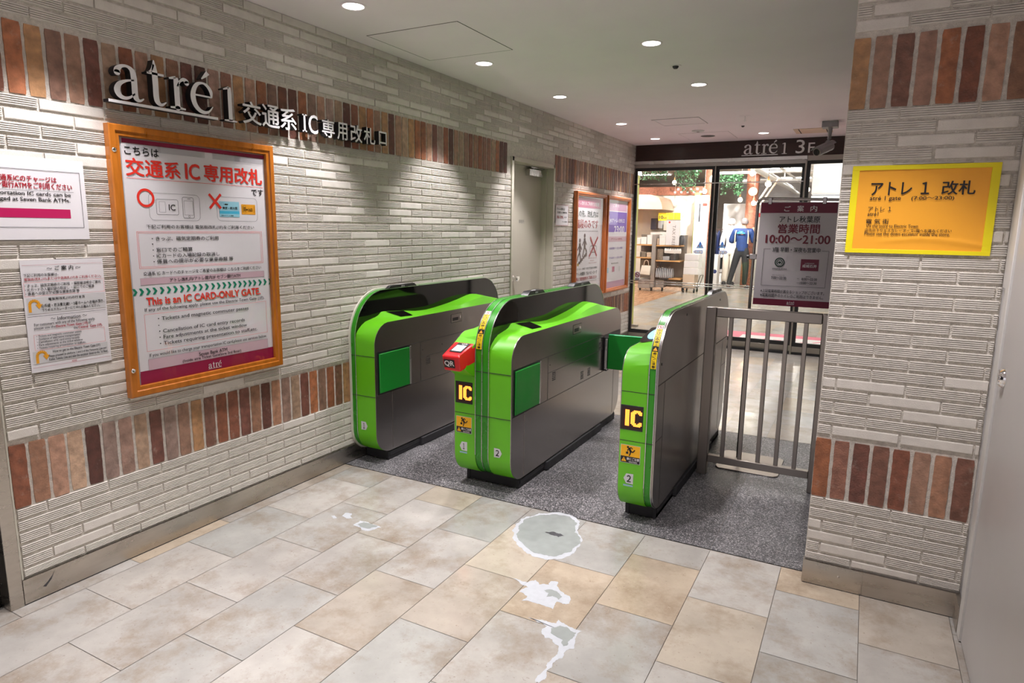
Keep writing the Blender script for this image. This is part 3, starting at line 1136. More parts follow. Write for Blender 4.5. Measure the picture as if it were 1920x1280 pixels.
TOPY = [2.926, 2.927, 2.933, 2.946, 2.962, 2.985, 3.018, 3.05, 3.08, 3.108, 3.129, 3.144, 3.158, 3.17, 3.187, 3.225, 3.28, 3.33, 3.40, 3.46, 3.52, 3.58, 3.634, 3.69,
        3.741, 3.79, 3.822, 3.87, 3.922, 3.97, 4.025, 4.09, 4.154, 4.20, 4.234, 4.265, 4.293, 4.33, 4.366, 4.41, 4.45, 4.50, 4.544, 4.58, 4.60, 4.62, 4.635, 4.642, 4.645]


def out_z(y):
    if y < 3.06:
        return .727 + math.sqrt(max(0, .134 ** 2 - (3.06 - y) ** 2)) * (.13 / .134)
    if y < 4.525:
        return .857
    return .737 + math.sqrt(max(0, .12 ** 2 - (y - 4.525) ** 2))


def arc(cy, cz, r, a0, a1, n):
    return [(cy + r * math.cos(math.radians(a0 + (a1 - a0) * i / n)), cz + r * math.sin(math.radians(a0 + (a1 - a0) * i / n))) for i in range(n + 1)]


def shoulder_loop(zf):
    lp = arc(4.515, .19, .13, 0, -90, 9)[::1]              # back bottom corner
    lp += arc(3.056, .19, .13, -90, -180, 9)               # front bottom corner
    lp += [(y, zf(y)) for y in TOPY]
    return lp


def mirror(lp):
    return [(YM - y, z) for y, z in lp]


def panel_loop(g=0.0):
    lp = arc(4.505, .20, .14 + g, 0, -90, 9) + arc(3.066, .20, .14 + g, -90, -180, 9)
    lp += arc(3.195, .76, .27 + g, 180, 90, 14) + arc(4.405, .79, .24 + g, 90, 0, 14)
    return lp


def inset(lp, d):
    n = len(lp)
    o = []
    for i in range(n):
        a, b = Vector(lp[i - 1]), Vector(lp[(i + 1) % n])
        t = (b - a)
        t.normalize()
        nrm = Vector((-t.y, t.x))
        o.append((lp[i][0] - nrm.x * d, lp[i][1] - nrm.y * d))
    return o


def cover(root, xin, xout, flip):
    """green shoulder cover; xout is the lane side"""
    xr = xin + (xout - xin) * .78
    xm = xin + (xout - xin) * .36
    zs = [lambda y: max(lerp_tab(IN_T, y), out_z(y)), lambda y: max(lerp_tab(IN_T, y) * .5 + lerp_tab(RI_T, y) * .5 + .0025, out_z(y)),
          lambda y: max(lerp_tab(RI_T, y), out_z(y)), out_z]
    xe = xout - math.copysign(.0035, xout - xin)
    loops = []
    for x_, zf in zip((xin, xm, xr, xe), zs):
        lp = shoulder_loop(zf)
        if flip:
            lp = mirror(lp)
        loops.append([(x_, y, z) for y, z in lp])
    q = MB()
    q.loft(loops, 'gate_green')
    # moulding joints around the front
    for z_ in (.662, .420):
        q.box(xin, 2.9245, z_ - .0016, xe, 2.927, z_ + .0016, 'dark_gap')
    return q.build('cover', root, angle=17)


def side_panel(root, xout, sgn, flip):
    lp = shoulder_loop(out_z)
    if flip:
        lp = mirror(lp)
    q = MB()
    q.prism(lp, 0, xout - sgn * .0035, xout, 'steel_side')
    s0, s1 = xout, xout + sgn * .0009

    def fy(y):
        return YM - y if flip else y
    def bar(y0, y1, z0, z1, mt='dark_gap', th=.0009):
        q.box(xout - sgn * .001, fy(y0), z0, xout + sgn * th, fy(y1), z1, mt)
    bar(2.93, 4.64, .4285, .4315)
    bar(3.27, 4.27, .6885, .6912)
    bar(3.372, 4.27, .589, .5915)
    bar(3.371, 3.3735, .4315, .69)
    bar(4.269, 4.2715, .4315, .69)
    bar(3.078, 3.0795, .075, .4285, 'steel')
    bar(4.515, 4.5165, .075, .4285)
    # flat black plates painting in the shade of the flap recesses
    bar(2.947, 3.262, .432, .689, 'black_plastic', .0012)
    bar(4.29, 4.625, .432, .689, 'black_plastic', .0012)
    # key plate
    bar(3.728, 3.862, .768, .828, 'dark_gap', .0012)
    bar(3.731, 3.859, .771, .825, 'steel', .002)
    bar(3.745, 3.815, .781, .803, 'black_plastic', .0026)
    q.lathe([(0, 0), (.011, 0), (.011, .004), (.004, .005), (0, .004)] if sgn > 0 else [(0, 0), (.011, 0), (.011, -.004), (0, -.005)], (xout + sgn * .002, fy(3.833), .80), 'chrome', 16, 0)
    # louvres and rivets
    for cy, cz in ((3.455, .555), (3.90, .475), (4.02, .475), (4.215, .62)):
        for k in range(5):
            bar(cy - .022, cy + .022, cz - .022 + k * .011, cz - .017 + k * .011, 'dark_gap', .0011)
    for cy, cz in ((3.40, .635), (3.62, .640), (3.99, .64)):
        bar(cy - .0035, cy + .0035, cz - .0035, cz + .0035, 'dark_gap', .0012)
    return q.build('side_panel', root, recalc=True)


def pad(root, x0, sgn, y0, y1, z0, z1):
    q = MB()
    q.box(x0, y0, z0, x0 + sgn * .010, y1, z1, 'flap_green')
    f = q.build('flap', root, bevel=.004, seg=3)
    q = MB()
    q.box(x0, y1 + .006, z0 - .002, x0 + sgn * .008, y1 + .020, z1 + .004, 'silver')
    q.build('hinge', root, bevel=.002)
    return f


def plinth(root, x0, x1, bump):
    q = MB()
    q.box(x0 + .006, 3.045, 0, x1 - .006, 4.60, .062, 'black_rubber')
    for s_, xx in bump:
        q.box(xx - s_ * .02, 3.04, .0, xx, 4.60, .052, 'black_rubber')
        q.box(xx, 3.05, .024, xx + s_ * .004, 3.36, .050, 'black_rubber')
        q.prism([(3.36, .006), (3.40, .004), (4.24, .004), (4.28, .006), (4.27, .052), (3.37, .052)], 0, xx - s_ * .01, xx + s_ * .018, 'black_rubber')
        q.box(xx, 4.28, .024, xx + s_ * .004, 4.56, .050, 'black_rubber')
    return q.build('plinth', root, bevel=.003)


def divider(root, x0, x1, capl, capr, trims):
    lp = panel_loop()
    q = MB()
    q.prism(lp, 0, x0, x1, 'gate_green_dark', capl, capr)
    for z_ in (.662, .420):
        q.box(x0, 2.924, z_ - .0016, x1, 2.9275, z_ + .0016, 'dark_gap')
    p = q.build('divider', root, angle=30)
    ii = inset(lp, -.004)
    n = len(lp)
    for xt in trims:
        q = MB()
        o1 = panel_loop(.0015)
        for i in range(n):
            j = (i + 1) % n
            a = [(xt - .0018, *o1[i]), (xt - .0018, *o1[j]), (xt + .0018, *o1[j]), (xt + .0018, *o1[i])]
            q.face(a, 'silver')
            for s_ in (-1, 1):
                q.face([(xt + s_ * .0018, *o1[i]), (xt + s_ * .0018, *o1[j]), (xt + s_ * .0018, *ii[j]), (xt + s_ * .0018, *ii[i])], 'silver')
        q.build('edge_trim', root, angle=30)
    return p


def beacon(root, x0, x1, y0, y1):
    q = MB()
    q.prism([(y0, 1.03), (y0 + .035, 1.052), (y1 - .035, 1.052), (y1, 1.03)], 0, x0, x1, 'black_plastic')
    q.rect((Vector((0, 0, 1.0522)), X, Y, Z), (x0 + x1) / 2 - .006, (y0 + y1) / 2 - .03, (x0 + x1) / 2 + .006, (y0 + y1) / 2 + .03, 'stickergrey', 0)
    b = q.build('sensor_bar', root, bevel=.002)
    q = MB()
    q.text(FX(x1 + .0006), 'IN', (y0 + y1) / 2 - .018, 1.041, .03, .010, 'stickergrey', 1)
    q.build('mark', b, recalc=False)
    return b


def number_sticker(root, xc, zc, txt, right, bar_):
    F = FY(2.9240)
    q = MB()
    w_, h_ = .024, .026
    if right:
        lp = [(xc - w_, zc - h_), (xc + w_ * .45, zc - h_ * .95), (xc + w_, zc), (xc + w_ * .45, zc + h_ * .95), (xc - w_, zc + h_)]
    else:
        lp = [(xc + w_, zc - h_), (xc - w_ * .45, zc - h_ * .95), (xc - w_, zc), (xc - w_ * .45, zc + h_ * .95), (xc + w_, zc + h_)]
    q.face([q.P(F, a, b, .0) for a, b in lp], 'stickergrey')
    if bar_:
        q.rect(F, xc - .024, zc - .040, xc + .024, zc - .031, 'stickerblue', 0)
    q.text(F, txt, xc - (.010 if txt == '２' else .006) + (-.003 if right else .003), zc, .020 if txt == '２' else .011, .033, 'ink', 2, .0006)
    return q.build('number_sticker', root, recalc=False)


IC_ROWS = ['###...#####.', '###..#######', '###.####.###', '###.###...##', '###.###.....', '###.###.....', '###.###.....', '###.###.....', '###.###.....',
           '###.###.....', '###.###...##', '###.####.###', '###..#######', '###...#####.']


def led_panel(root, x0, x1, z0, z1):
    q = MB()
    q.box(x0 - .004, 2.9235, z0 - .004, x1 + .004, 2.928, z1 + .004, 'black_plastic')
    q.rect(FY(2.9232), x0 + .004, z0 + .004, x1 - .002, z1 - .004, 'led_dim', 0)
    b = q.build('led_display', root, bevel=.001)
    q = MB()
    F = FY(2.9226)
    n = len(IC_ROWS)
    w_ = x1 - x0
    h_ = z1 - z0
    cw, ch = w_ * .80 / 12, h_ * .70 / n
    for r_ in range(n):
        for c_ in range(12):
            if IC_ROWS[r_][c_] == '#':
                u = x0 + w_ * .19 + c_ * cw
                v = z1 - h_ * .15 - (r_ + 1) * ch
                q.rect(F, u, v, u + cw * .93, v + ch * .86, 'led_orange', 0)
    q.build('led_text', b, recalc=False)
    return b


def runner(q, F, x0, z0, s, mt, n):
    """running figure of the caution sticker, drawn with limbs"""
    def L(a, b, c, d, th):
        q.line(F, x0 + a * s, z0 + b * s, x0 + c * s, z0 + d * s, th * s, mt, n)
    q.disc(F, x0 + .28 * s, z0 + .86 * s, .105 * s, mt, n, 16)
    L(.38, .78, .56, .46, .22)
    L(.40, .78, .62, .86, .09); L(.62, .86, .72, .72, .08)
    L(.40, .72, .24, .60, .09); L(.24, .60, .30, .48, .08)
    L(.56, .48, .76, .42, .13); L(.76, .42, .95, .66, .10)
    L(.55, .48, .50, .22, .13); L(.50, .22, .42, .02, .10)
    q.rect(F, x0 + .10 * s, z0 + .20 * s, x0 + .34 * s, z0 + .40 * s, mt, n)
    L(.30, .50, .22, .40, .05)


def caution(root, x0, x1, z0, z1):
    F = FY(2.9240)
    q = MB()
    q.rect(F, x0 - .002, z0 - .002, x1 + .002, z1 + .002, 'stickergrey', 0)
    zm = z0 + (z1 - z0) * .36
    q.rect(F, x0, zm, x1, z1, 'caution', .0005)
    q.rect(F, x0, z0, x1, zm, 'ink', .0005)
    s = (z1 - zm) * .93
    runner(q, F, x0 + (x1 - x0) * .5 - s * .52, zm + .002, s, 'ink', .0010)
    hh = zm - z0
    a, b = x0 + .004, z0 + hh * .15
    q.face([q.P(F, a, b, .001), q.P(F, a + hh * .8, b, .001), q.P(F, a + hh * .4, b + hh * .72, .001)], 'caution')
    q.rect(F, a + hh * .365, b + hh * .22, a + hh * .435, b + hh * .52, 'ink', .0014)
    q.rect(F, a + hh * .365, b + hh * .08, a + hh * .435, b + hh * .15, 'ink', .0014)
    q.text(F, '扉にご注意', x0 + hh * .98, z0 + hh * .66, (x1 - x0) - hh * 1.05, hh * .42, 'white', 1, .001)
    q.text(F, 'CAUTION', x0 + hh * 1.35, z0 + hh * .2, (x1 - x0) * .42, hh * .2, 'white', 1, .001)
    return q.build('caution_sticker', root, recalc=False)


def arc_strip(root, xa, xb):
    """yellow warning tape that follows the rounded front of a divider"""
    cy, cz, R = 3.195, .76, .2722

    def pt(x_, s, d=0.0):
        a = math.radians(180 - s)
        return (x_, cy + (R + d) * math.cos(a), cz + (R + d) * math.sin(a))
    q = MB()

    def band(s0, s1, mt, d, x0=xa, x1=xb, n=8):
        for i in range(n):
            a, b = s0 + (s1 - s0) * i / n, s0 + (s1 - s0) * (i + 1) / n
            q.face([pt(x0, a, d), pt(x1, a, d), pt(x1, b, d), pt(x0, b, d)], mt)

    def glyph(ch, s, h, mt, wd, bold=1, d=.0012):
        o = Vector(pt((xa + xb) / 2, s, 0))
        a = math.radians(180 - s)
        N = Vector((0, math.cos(a), math.sin(a)))
        U = X
        V = N.cross(U)
        V.normalize()
        if V.z < 0:
            V = -V
        q.text((o, U, V, N), ch, -wd / 2, 0, wd, h, mt, bold, d)
    wd = (xb - xa) * .68
    band(5, 22, 'signyellow', .0004)
    for k, ch in enumerate('扉にご注意'):
        glyph(ch, 20.3 - k * 3.3, .0125, 'ink', wd)
    band(22.3, 27.2, 'ink', .0004, n=3)
    o1 = [pt((xa + xb) / 2 - .011, 23, .001), pt((xa + xb) / 2 + .011, 23, .001), pt((xa + xb) / 2, 26.6, .001)]
    q.face(o1, 'signorange')
    band(27.5, 47, 'signyellow', .0004)
    for k, ch in enumerate('かけこみ禁止'):
        glyph(ch, 45.2 - k * 3.3, .0125, 'ink', wd)
    band(47.2, 52.5, 'white', .0004, n=3)
    a = math.radians(180 - 49.8)
    o = Vector(pt((xa + xb) / 2, 49.8, 0))
    N = Vector((0, math.cos(a), math.sin(a)))
    V = N.cross(X)
    F = (o, X, V if V.z > 0 else -V, N)
    q.ring(F, 0, 0, .0115, .0022, 'red', .0012, 20)
    q.line(F, -.008, .008, .008, -.008, .002, 'red', .0014)
    q.rect(F, -.002, -.005, .002, .005, 'ink', .001)
    return q.build('warning_tape', root, recalc=False)


def on_top(x_, y, xin, xout, flip, d):
    yy = YM - y if flip else y
    xr = xin + (xout - xin) * .78
    t = min(1, max(0, (x_ - xin) / (xr - xin)))
    z = lerp_tab(IN_T, yy) * (1 - t) + lerp_tab(RI_T, yy) * t + .001
    return (x_, y, max(z, out_z(yy)) + d)


def status_display(root, xin, xout):
    sg = math.copysign(1, xout - xin)
    q = MB()
    xa, xb = xin + .012 * sg, xin + (xout - xin) * .80
    q.face([on_top(xa, 3.195, xin, xout, 0, .0022), on_top(xb, 3.215, xin, xout, 0, .0022), on_top(xb, 3.335, xin, xout, 0, .0022), on_top(xa, 3.375, xin, xout, 0, .0022)], 'black_gloss')
    return q.build('status_display', root, recalc=False)


# gate against the brick wall
g1 = thing('ticket_gate', 'leftmost green and steel ticket gate standing against the brick wall', 'ticket gate', (.1, 3.8, 0))
q = MB()
q.prism(panel_loop(.010), 0, .0015, .012, 'cream_rim')
q.build('wall_rim', g1)
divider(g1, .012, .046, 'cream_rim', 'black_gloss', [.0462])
cover(g1, .046, .190, False)
side_panel(g1, .190, 1, False)
pad(g1, .1905, 1, 2.958, 3.245, .440, .678)
pad(g1, .1905, 1, 4.30, 4.59, .440, .678)
status_display(g1, .046, .190)
plinth(g1, .0, .186, [(1, .184)])
beacon(g1, .016, .042, 3.24, 3.55)
number_sticker(g1, .099, .236, '１', True, False)

# middle gate, with a lane on each side
g2 = thing('ticket_gate', 'middle green ticket gate carrying the red reader box', 'ticket gate', (.92, 3.8, 0))
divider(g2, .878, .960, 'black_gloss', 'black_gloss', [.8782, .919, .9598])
cover(g2, .960, 1.097, False)
cover(g2, .878, .742, True)
side_panel(g2, 1.097, 1, False)
side_panel(g2, .742, -1, True)
pad(g2, 1.0975, 1, 2.958, 3.245, .440, .678)
status_display(g2, .960, 1.097)
plinth(g2, .748, 1.093, [(1, 1.090), (-1, .752)])
beacon(g2, .895, .943, 3.40, 3.64)
beacon(g2, .895, .943, 4.08, 4.40)
number_sticker(g2, .802, .231, '１', False, True)
number_sticker(g2, 1.02, .229, '２', True, False)
led_panel(g2, .755, .856, .478, .591)
caution(g2, .757, .853, .309, .398)
arc_strip(g2, .882, .914)
# raised flap across lane two
q = MB()
q.box(1.128, 4.295, .450, 1.455, 4.318, .690, 'flap_green')
q.box(1.128, 4.294, .690, 1.455, 4.319, .695, 'flap_edge')
fl = q.build('flap', g2, bevel=.003)
fl['label'] = 'dark green flap swung out across the lane'
q = MB()
q.box(1.098, 4.285, .435, 1.128, 4.325, .672, 'black_plastic')
q.box(1.110, 4.279, .445, 1.128, 4.286, .664, 'silver')
q.build('hinge', g2, bevel=.002)
# forward housing with the red code reader
q = MB()
lo = [(.742, 2.927, .628), (.874, 2.927, .628), (.874, 2.96, .628), (.742, 2.96, .628)]
m1 = [(.752, 2.835, .684), (.866, 2.835, .684), (.876, 2.97, .70), (.740, 2.97, .70)]
hi = [(.745, 2.905, .800), (.872, 2.905, .800), (.877, 2.985, .838), (.741, 2.985, .838)]
q.loft([lo, m1, hi], 'gate_green')
hs = q.build('reader_housing', g2, bevel=.004)
q = MB()
q.face([(.826, 2.905, .6435), (.850, 2.898, .6455), (.838, 2.886, .656)], 'amber')
q.build('warning_mark', hs, recalc=False)
q = MB()
bt = [(.762, 2.800, .678), (.862, 2.800, .678), (.875, 2.945, .712), (.741, 2.945, .712)]
md = [(.758, 2.783, .757), (.865, 2.783, .757), (.878, 2.950, .775), (.739, 2.950, .775)]
tp = [(.766, 2.796, .770), (.857, 2.796, .770), (.870, 2.922, .811), (.748, 2.922, .811)]
q.loft([bt, md, tp], 'gate_red')
rb = q.build('code_reader', g2, bevel=.006, seg=3)
rb['label'] = 'red code reader box'
o_ = Vector((.815, 2.859, .7905 + .002))
U_ = X
V_ = (Vector((0, 2.922, .811)) - Vector((0, 2.796, .770))).normalized()
N_ = U_.cross(V_)
F = (o_, U_, V_, N_)
q = MB()
q.rect(F, -.033, -.048, .041, .054, 'ink', .0012)
q.rect(F, -.025, -.036, .033, .026, 'screen_white', .0020)
q.text(F, 'QR', -.006, .041, .036, .014, 'white', 1, .0020)
q.build('screen', rb, recalc=False)
dv = (Vector((0, 2.783, .757)) - Vector((0, 2.800, .678))).normalized()
F = (Vector((.8115, 2.7905, .7175)), X, dv, X.cross(dv))
q = MB()
q.rect(F, -.044, -.022, .022, .024, 'ink', .0012)
q.text(F, 'QR', -.040, .001, .058, .032, 'white', 2, .0020)
q.build('lettering', rb, recalc=False)

# right-hand gate
g3 = thing('ticket_gate', 'right-hand slim green ticket gate with a plain steel side next to the barrier', 'ticket gate', (1.78, 3.8, 0))
divider(g3, 1.822, 1.856, 'black_gloss', 'steel', [1.8222, 1.8562])
cover(g3, 1.822, 1.690, True)
side_panel(g3, 1.690, -1, True)
plinth(g3, 1.694, 1.864, [(-1, 1.700), (1, 1.858)])
q = MB()
q.prism(panel_loop(-.001), 0, 1.8565, 1.866, 'steel_side')
for a in ((2.93, 4.64, .702, .705), (2.93, 3.05, .4285, .431), (3.05, 3.0515, .08, .70), (4.48, 4.4815, .08, .702), (4.48, 4.64, .52, .522)):
    q.box(1.865, a[0], a[2], 1.8668, a[1], a[3], 'dark_gap')
for cy, cz in ((2.975, .80), (3.42, .985), (4.30, .985), (4.58, .86)):
    q.lathe([(0, .002), (.006, .0015), (.007, 0)], (1.866, cy, cz), 'black_plastic', 12, 0)
q.build('side_panel', g3)
beacon(g3, 1.825, 1.853, 4.08, 4.42)
led_panel(g3, 1.697, 1.800, .478, .592)
caution(g3, 1.702, 1.797, .311, .398)
number_sticker(g3, 1.745, .231, '２', False, True)
arc_strip(g3, 1.827, 1.852)
q = MB()
lp = []
for cx, cy, a0 in ((1.795, 3.335, 0), (1.722, 3.335, 90), (1.722, 3.155, 180), (1.795, 3.155, 270)):
    for k in range(5):
        t_ = math.radians(a0 + k * 22.5)
        lp.append((cx + .02 * math.cos(t_), cy + .03 * math.sin(t_)))
lo_ = [on_top(x_, y_, 1.822, 1.690, 1, .003) for x_, y_ in lp]
q.face(lo_, 'black_gloss')
rd_ = q.build('card_reader', g3, recalc=False)
q = MB()
q.face([on_top(1.762 + .040 * math.cos(2 * PI * k / 28), 3.235 + .085 * math.sin(2 * PI * k / 28), 1.822, 1.690, 1, .0052) for k in range(28)], 'screen_blue')
q.face([on_top(1.772 + .016 * math.cos(2 * PI * k / 16), 3.245 + .018 * math.sin(2 * PI * k / 16), 1.822, 1.690, 1, .0066) for k in range(16)], 'matpink')
q.face([on_top(a, b, 1.822, 1.690, 1, .0052) for a, b in ((1.735, 3.335), (1.80, 3.335), (1.80, 3.352), (1.735, 3.352))], 'stickergrey')
q.build('touch_ring', rd_, recalc=False)

# ------------------------------------------------------------------ steel barrier between gate and pillar
bf = thing('steel_barrier', 'brushed steel railing with upright bars closing the gap beside the brick pillar', 'barrier', (2.2, 3.82, 0))
q = MB()
q.box(1.888, 3.785, 0, 1.945, 3.835, .992, 'steel')
q.build('post', bf, bevel=.004)
q = MB()
q.box(2.490, 3.785, 0, 2.520, 3.835, .992, 'steel')
q.build('post', bf, bevel=.004)
q = MB()
q.box(1.9455, 3.785, .938, 2.4895, 3.835, .992, 'steel')
q.build('top_rail', bf, bevel=.004)
q = MB()
q.box(1.9455, 3.79, .078, 2.4895, 3.83, .120, 'steel')
q.build('bottom_rail', bf, bevel=.003)
for bx in (2.025, 2.122, 2.222, 2.318, 2.413):
    q = MB()
    q.box(bx - .011, 3.80, .118, bx + .011, 3.822, .940, 'steel')
    q.build('bar', bf, bevel=.002)

# ------------------------------------------------------------------ what is printed on the notices (tenths of a millimetre in the plane of each sheet)
MAIN = [
 ('r',16390,17338,23429,17512,'crimson'),
 ('t','こちらは',16472,17064,1451,324,'ink',1),
 ('t','交通系',16474,16422,2374,693,'red',1),
 ('t','IC',19114,16437,677,651,'red',1),
 ('t','専用改札',20032,16453,3189,723,'red',1),
 ('l',16474,15981,23277,15981,16,'red'),
 ('t','です',22586,15716,673,312,'ink',1),
 ('o',17316,14308,19715,15442,10,220,'ink'),
 ('o',17634,14542,18655,15196,12,80,'ink'),
 ('o',17774,14645,18057,15093,8,0,'ink'),
 ('t','IC',18207,14863,298,251,'ink',0),
 ('o',18855,14418,19409,15325,14,80,'ink'),
 ('o',18933,14557,19368,15171,8,0,'ink'),
 ('c',19155,14493,46,12,'ink'),
 ('l',19112,15255,19262,15255,20,'ink'),
 ('c',17203,15215,381,101,'red'),
 ('o',20583,14330,22873,15432,10,200,'ink'),
 ('r',20720,14514,21824,15225,'ticketblue'),
 ('r',20727,14660,21819,14792,'ticketcyan'),
 ('o',20816,15036,20958,15145,6,0,'ink'),
 ('t','■■■',21020,15094,168,53,'ink',0),
 ('t','東京 ▸ 新大阪',20889,14930,823,123,'ink',1),
 ('t','2000-01-11 -12 発売',20797,14586,674,53,'ink',0),
 ('r',21951,14661,22756,15128,'ticketorange'),
 ('o',22056,14719,22198,15075,6,0,'ink'),
 ('t','切符',22071,14904,111,226,'ink',0),
 ('t','▸',22225,14886,89,82,'ink',0),
 ('t','160',22337,14878,238,164,'ink',0),
 ('l',22026,15056,22015,14741,12,'ink'),
 ('l',22689,15060,22685,14740,12,'ink'),
 ('l',20209,15520,20810,14901,118,'red'),
 ('l',20830,15538,20226,14891,118,'red'),
 ('t','下記ご利用のお客様は 電気街改札(1F)をご利用ください',17131,14035,5478,191,'ink',0),
 ('o',16689,12315,23065,13843,12,0,'red'),
 ('o',16750,12375,22981,13787,10,0,'red'),
 ('t','・きっぷ、磁気定期券のご利用',17323,13549,3244,190,'ink',0),
 ('t','・',17314,13320,55,52,'ink',0),
 ('t','・窓口でのご精算',17321,13074,1875,192,'ink',0),
 ('t','・ICカードの入場記録の取消し',17318,12826,3249,186,'ink',0),
 ('t','・係員への提示が必要な乗車券類 等',17319,12587,3989,188,'ink',0),
 ('t','交通系 IC カードへのチャージをご希望のお客様は こちらをご利用ください',16839,12096,6071,169,'ink',0),
 ('r',16683,11629,23088,11916,'pink'),
 ('o',16683,11629,23088,11916,6,0,'grey'),
 ('t','アトレ改札内/アトレ館内3F セブン銀行ATM',17997,11775,3660,181,'ink',0),
 ('t','This is an IC CARD-ONLY GATE.',16863,10932,5917,318,'red',1),
 ('t','If any of the following apply. please use the Electric Town Gate (1F).',16762,10566,6250,182,'ink',0),
 ('o',16721,8813,23105,10392,10,0,'red'),
 ('t','・Tickets and magnetic commuter passes',17308,10129,4712,206,'ink',0),
 ('t','・',17303,9873,45,43,'ink',0),
 ('t','・Cancellation of IC card entry records',17320,9584,4448,206,'ink',0),
 ('t','・Fare adjustments at the ticket window',17314,9319,4562,207,'ink',0),
 ('t','・Tickets requiring presentation to staff,etc.',17309,9049,5177,209,'ink',0),
 ('t','If you would like to charge your transportation IC card,please use services below.',16803,8618,6234,186,'ink',0),
 ('r',16736,7996,23094,8473,'pink'),
 ('o',16736,7996,23094,8473,6,0,'grey'),
 ('t','Seven Bank ATM',19154,8305,1510,164,'ink',0),
 ('t','(Inside atre Ticket Gate/atre 3rd floor)',18323,8112,3123,164,'ink',0),
 ('r',16343,7359,23544,7914,'crimson'),
 ('t','@atre',19602,7685,691,331,'white',0),
]
MAIN_CHEVRON = [16414, 16698, 16992, 17286, 17609, 17926, 18238, 18550, 18862, 19174, 19484, 19795, 20124, 20425, 20732, 21023, 21319, 21613, 21905, 22201, 22479, 22807, 23118, 23434] , 11354
CHARGE = [
 ('o',11637,13978,14702,16021,16,0,'ink'),
 ('t','交通系ICのチャージは',11859,15697,2011,216,'darkred',1),
 ('t','セブン銀行ATMをご利用ください',11527,15465,2856,230,'darkred',1),
 ('l',11664,15287,14433,15287,10,'ink'),
 ('t','Transportation IC cards can be',11347,15163,2969,179,'ink',1),
 ('t','charged at Seven Bank ATMs.',11604,14958,2672,180,'ink',1),
 ('r',11581,14327,14254,14650,'magenta'),
]
INFO = [
 ('l',12416,12635,15214,12635,8,'darkred'),
 ('t','〜 ご 案 内 〜',13219,12496,1186,164,'ink',1),
 ('t','下記ご利用のお客様は、',12438,12276,1160,113,'ink',0),
 ('t','電気街改札(1F)または中央改札(1F)をご利用ください。',12440,12118,2712,123,'darkred',0),
 ('o',12408,11506,15234,12010,6,0,'red'),
 ('t','・きっぷ、磁気定期券のご利用 ・振替輸送時のご案内',12435,11899,2676,116,'ink',0),
 ('t','・ICカードの入場記録の取消し ・窓口でのご精算',12431,11749,2419,116,'ink',0),
 ('t','・係員への提示が必要な乗車券類 等',12435,11611,1852,115,'ink',0),
 ('r',12437,10858,15233,11446,'palegrey'),
 ('t','電気街改札(1F)の行き方',13169,11361,1297,124,'ink',0),
 ('t','山手線・京浜東北線1・2番ホームへお進み頂き、',12911,11136,2271,133,'ink',0),
 ('t','下りのエスカレーターにて1Fへお進みください。',12913,10979,2083,111,'ink',0),
 ('l',12414,10769,15206,10769,12,'ink'),
 ('t','〜 Information 〜',13172,10629,1301,139,'ink',0),
 ('t','For customers with any of the following apply.',12599,10451,2164,132,'ink',0),
 ('t','please use the',12585,10319,731,108,'ink',0),
 ('t','Electric Town Gate (1F)',13330,10315,1141,119,'darkred',1),
 ('t','or',14494,10328,104,86,'ink',0),
 ('t','the',13938,10196,154,99,'ink',0),
 ('t','Central  Gate (1F).',14119,10181,904,122,'darkred',1),
 ('o',12544,9514,15089,10088,6,0,'red'),
 ('t','・Tickets and magnetic commuter passes',12635,10023,1575,104,'ink',0),
 ('t','・Guidance of alternative transportation',12634,9908,1510,104,'ink',0),
 ('t','・Cancellation of IC card entry records',12630,9798,1483,104,'ink',0),
 ('t','・Fare adjustments at the ticket window',12626,9692,1599,104,'ink',0),
 ('t','・Tickets requiring presentation to staff,etc.',12620,9579,1719,104,'ink',0),
 ('r',12449,9020,15157,9475,'palegrey'),
 ('t','How to get to the Electric Town Gate (1F)',13126,9393,1736,114,'ink',0),
 ('t','Please proceed to platform 1 and 2 of the Yamanote Line and',12970,9238,2118,100,'ink',0),
 ('t','Keihin Tohoku Line and take the escalator down to the 1st floor.',12971,9121,2171,100,'ink',0),
 ('t','@atre',13765,8951,174,92,'darkred',0),
 ('l',12409,8878,15230,8878,8,'darkred'),
]
UNMANNED = [
 ('o',58274,14478,61227,16431,25,0,'darkred'),
 ('t','アトレ1改札口',58423,16051,1916,222,'ink',1),
 ('t','交通系 IC 専用改札',58580,15714,2392,195,'ink',1),
 ('t','無人改札',58607,15278,1462,278,'darkred',1),
 ('t','です',60211,15253,647,170,'ink',1),
 ('t','アトレ秋葉原',59743,14832,1217,127,'ink',0),
]
STAIRS = [
 ('r',62848,16364,70091,17393,'rose'),
 ('t','アトレ改札をご利用のお客様',62974,16816,6564,397,'white',1),
 ('t','この先、改札内は',63135,15742,6225,666,'ink',1),
 ('t','階段のみです',63216,14694,6197,911,'darkred',1),
 ('t','From this point onwards,there are only stairs inside the ticket gates',63252,13935,6238,174,'grey',0),
 ('t','エスカレーター・エレベーターは',66827,11039,2499,140,'darkred',0),
 ('t','ありません',67395,10772,1193,120,'darkred',0),
 ('t','There is no elevator',66956,10525,2420,101,'darkred',0),
 ('t','ベビーカー・車椅子・歩行が不自由なお客様は',63444,9967,6128,237,'ink',0),
 ('t','アトレ秋葉原1 では ベビーカーで',63480,9461,6092,377,'ink',1),
 ('t','1階より電気街改札をご利用ください',63472,8928,6066,358,'darkred',1),
 ('t','please use the Electric Town Gate on the first floor',63500,8566,6018,140,'grey',0),
]
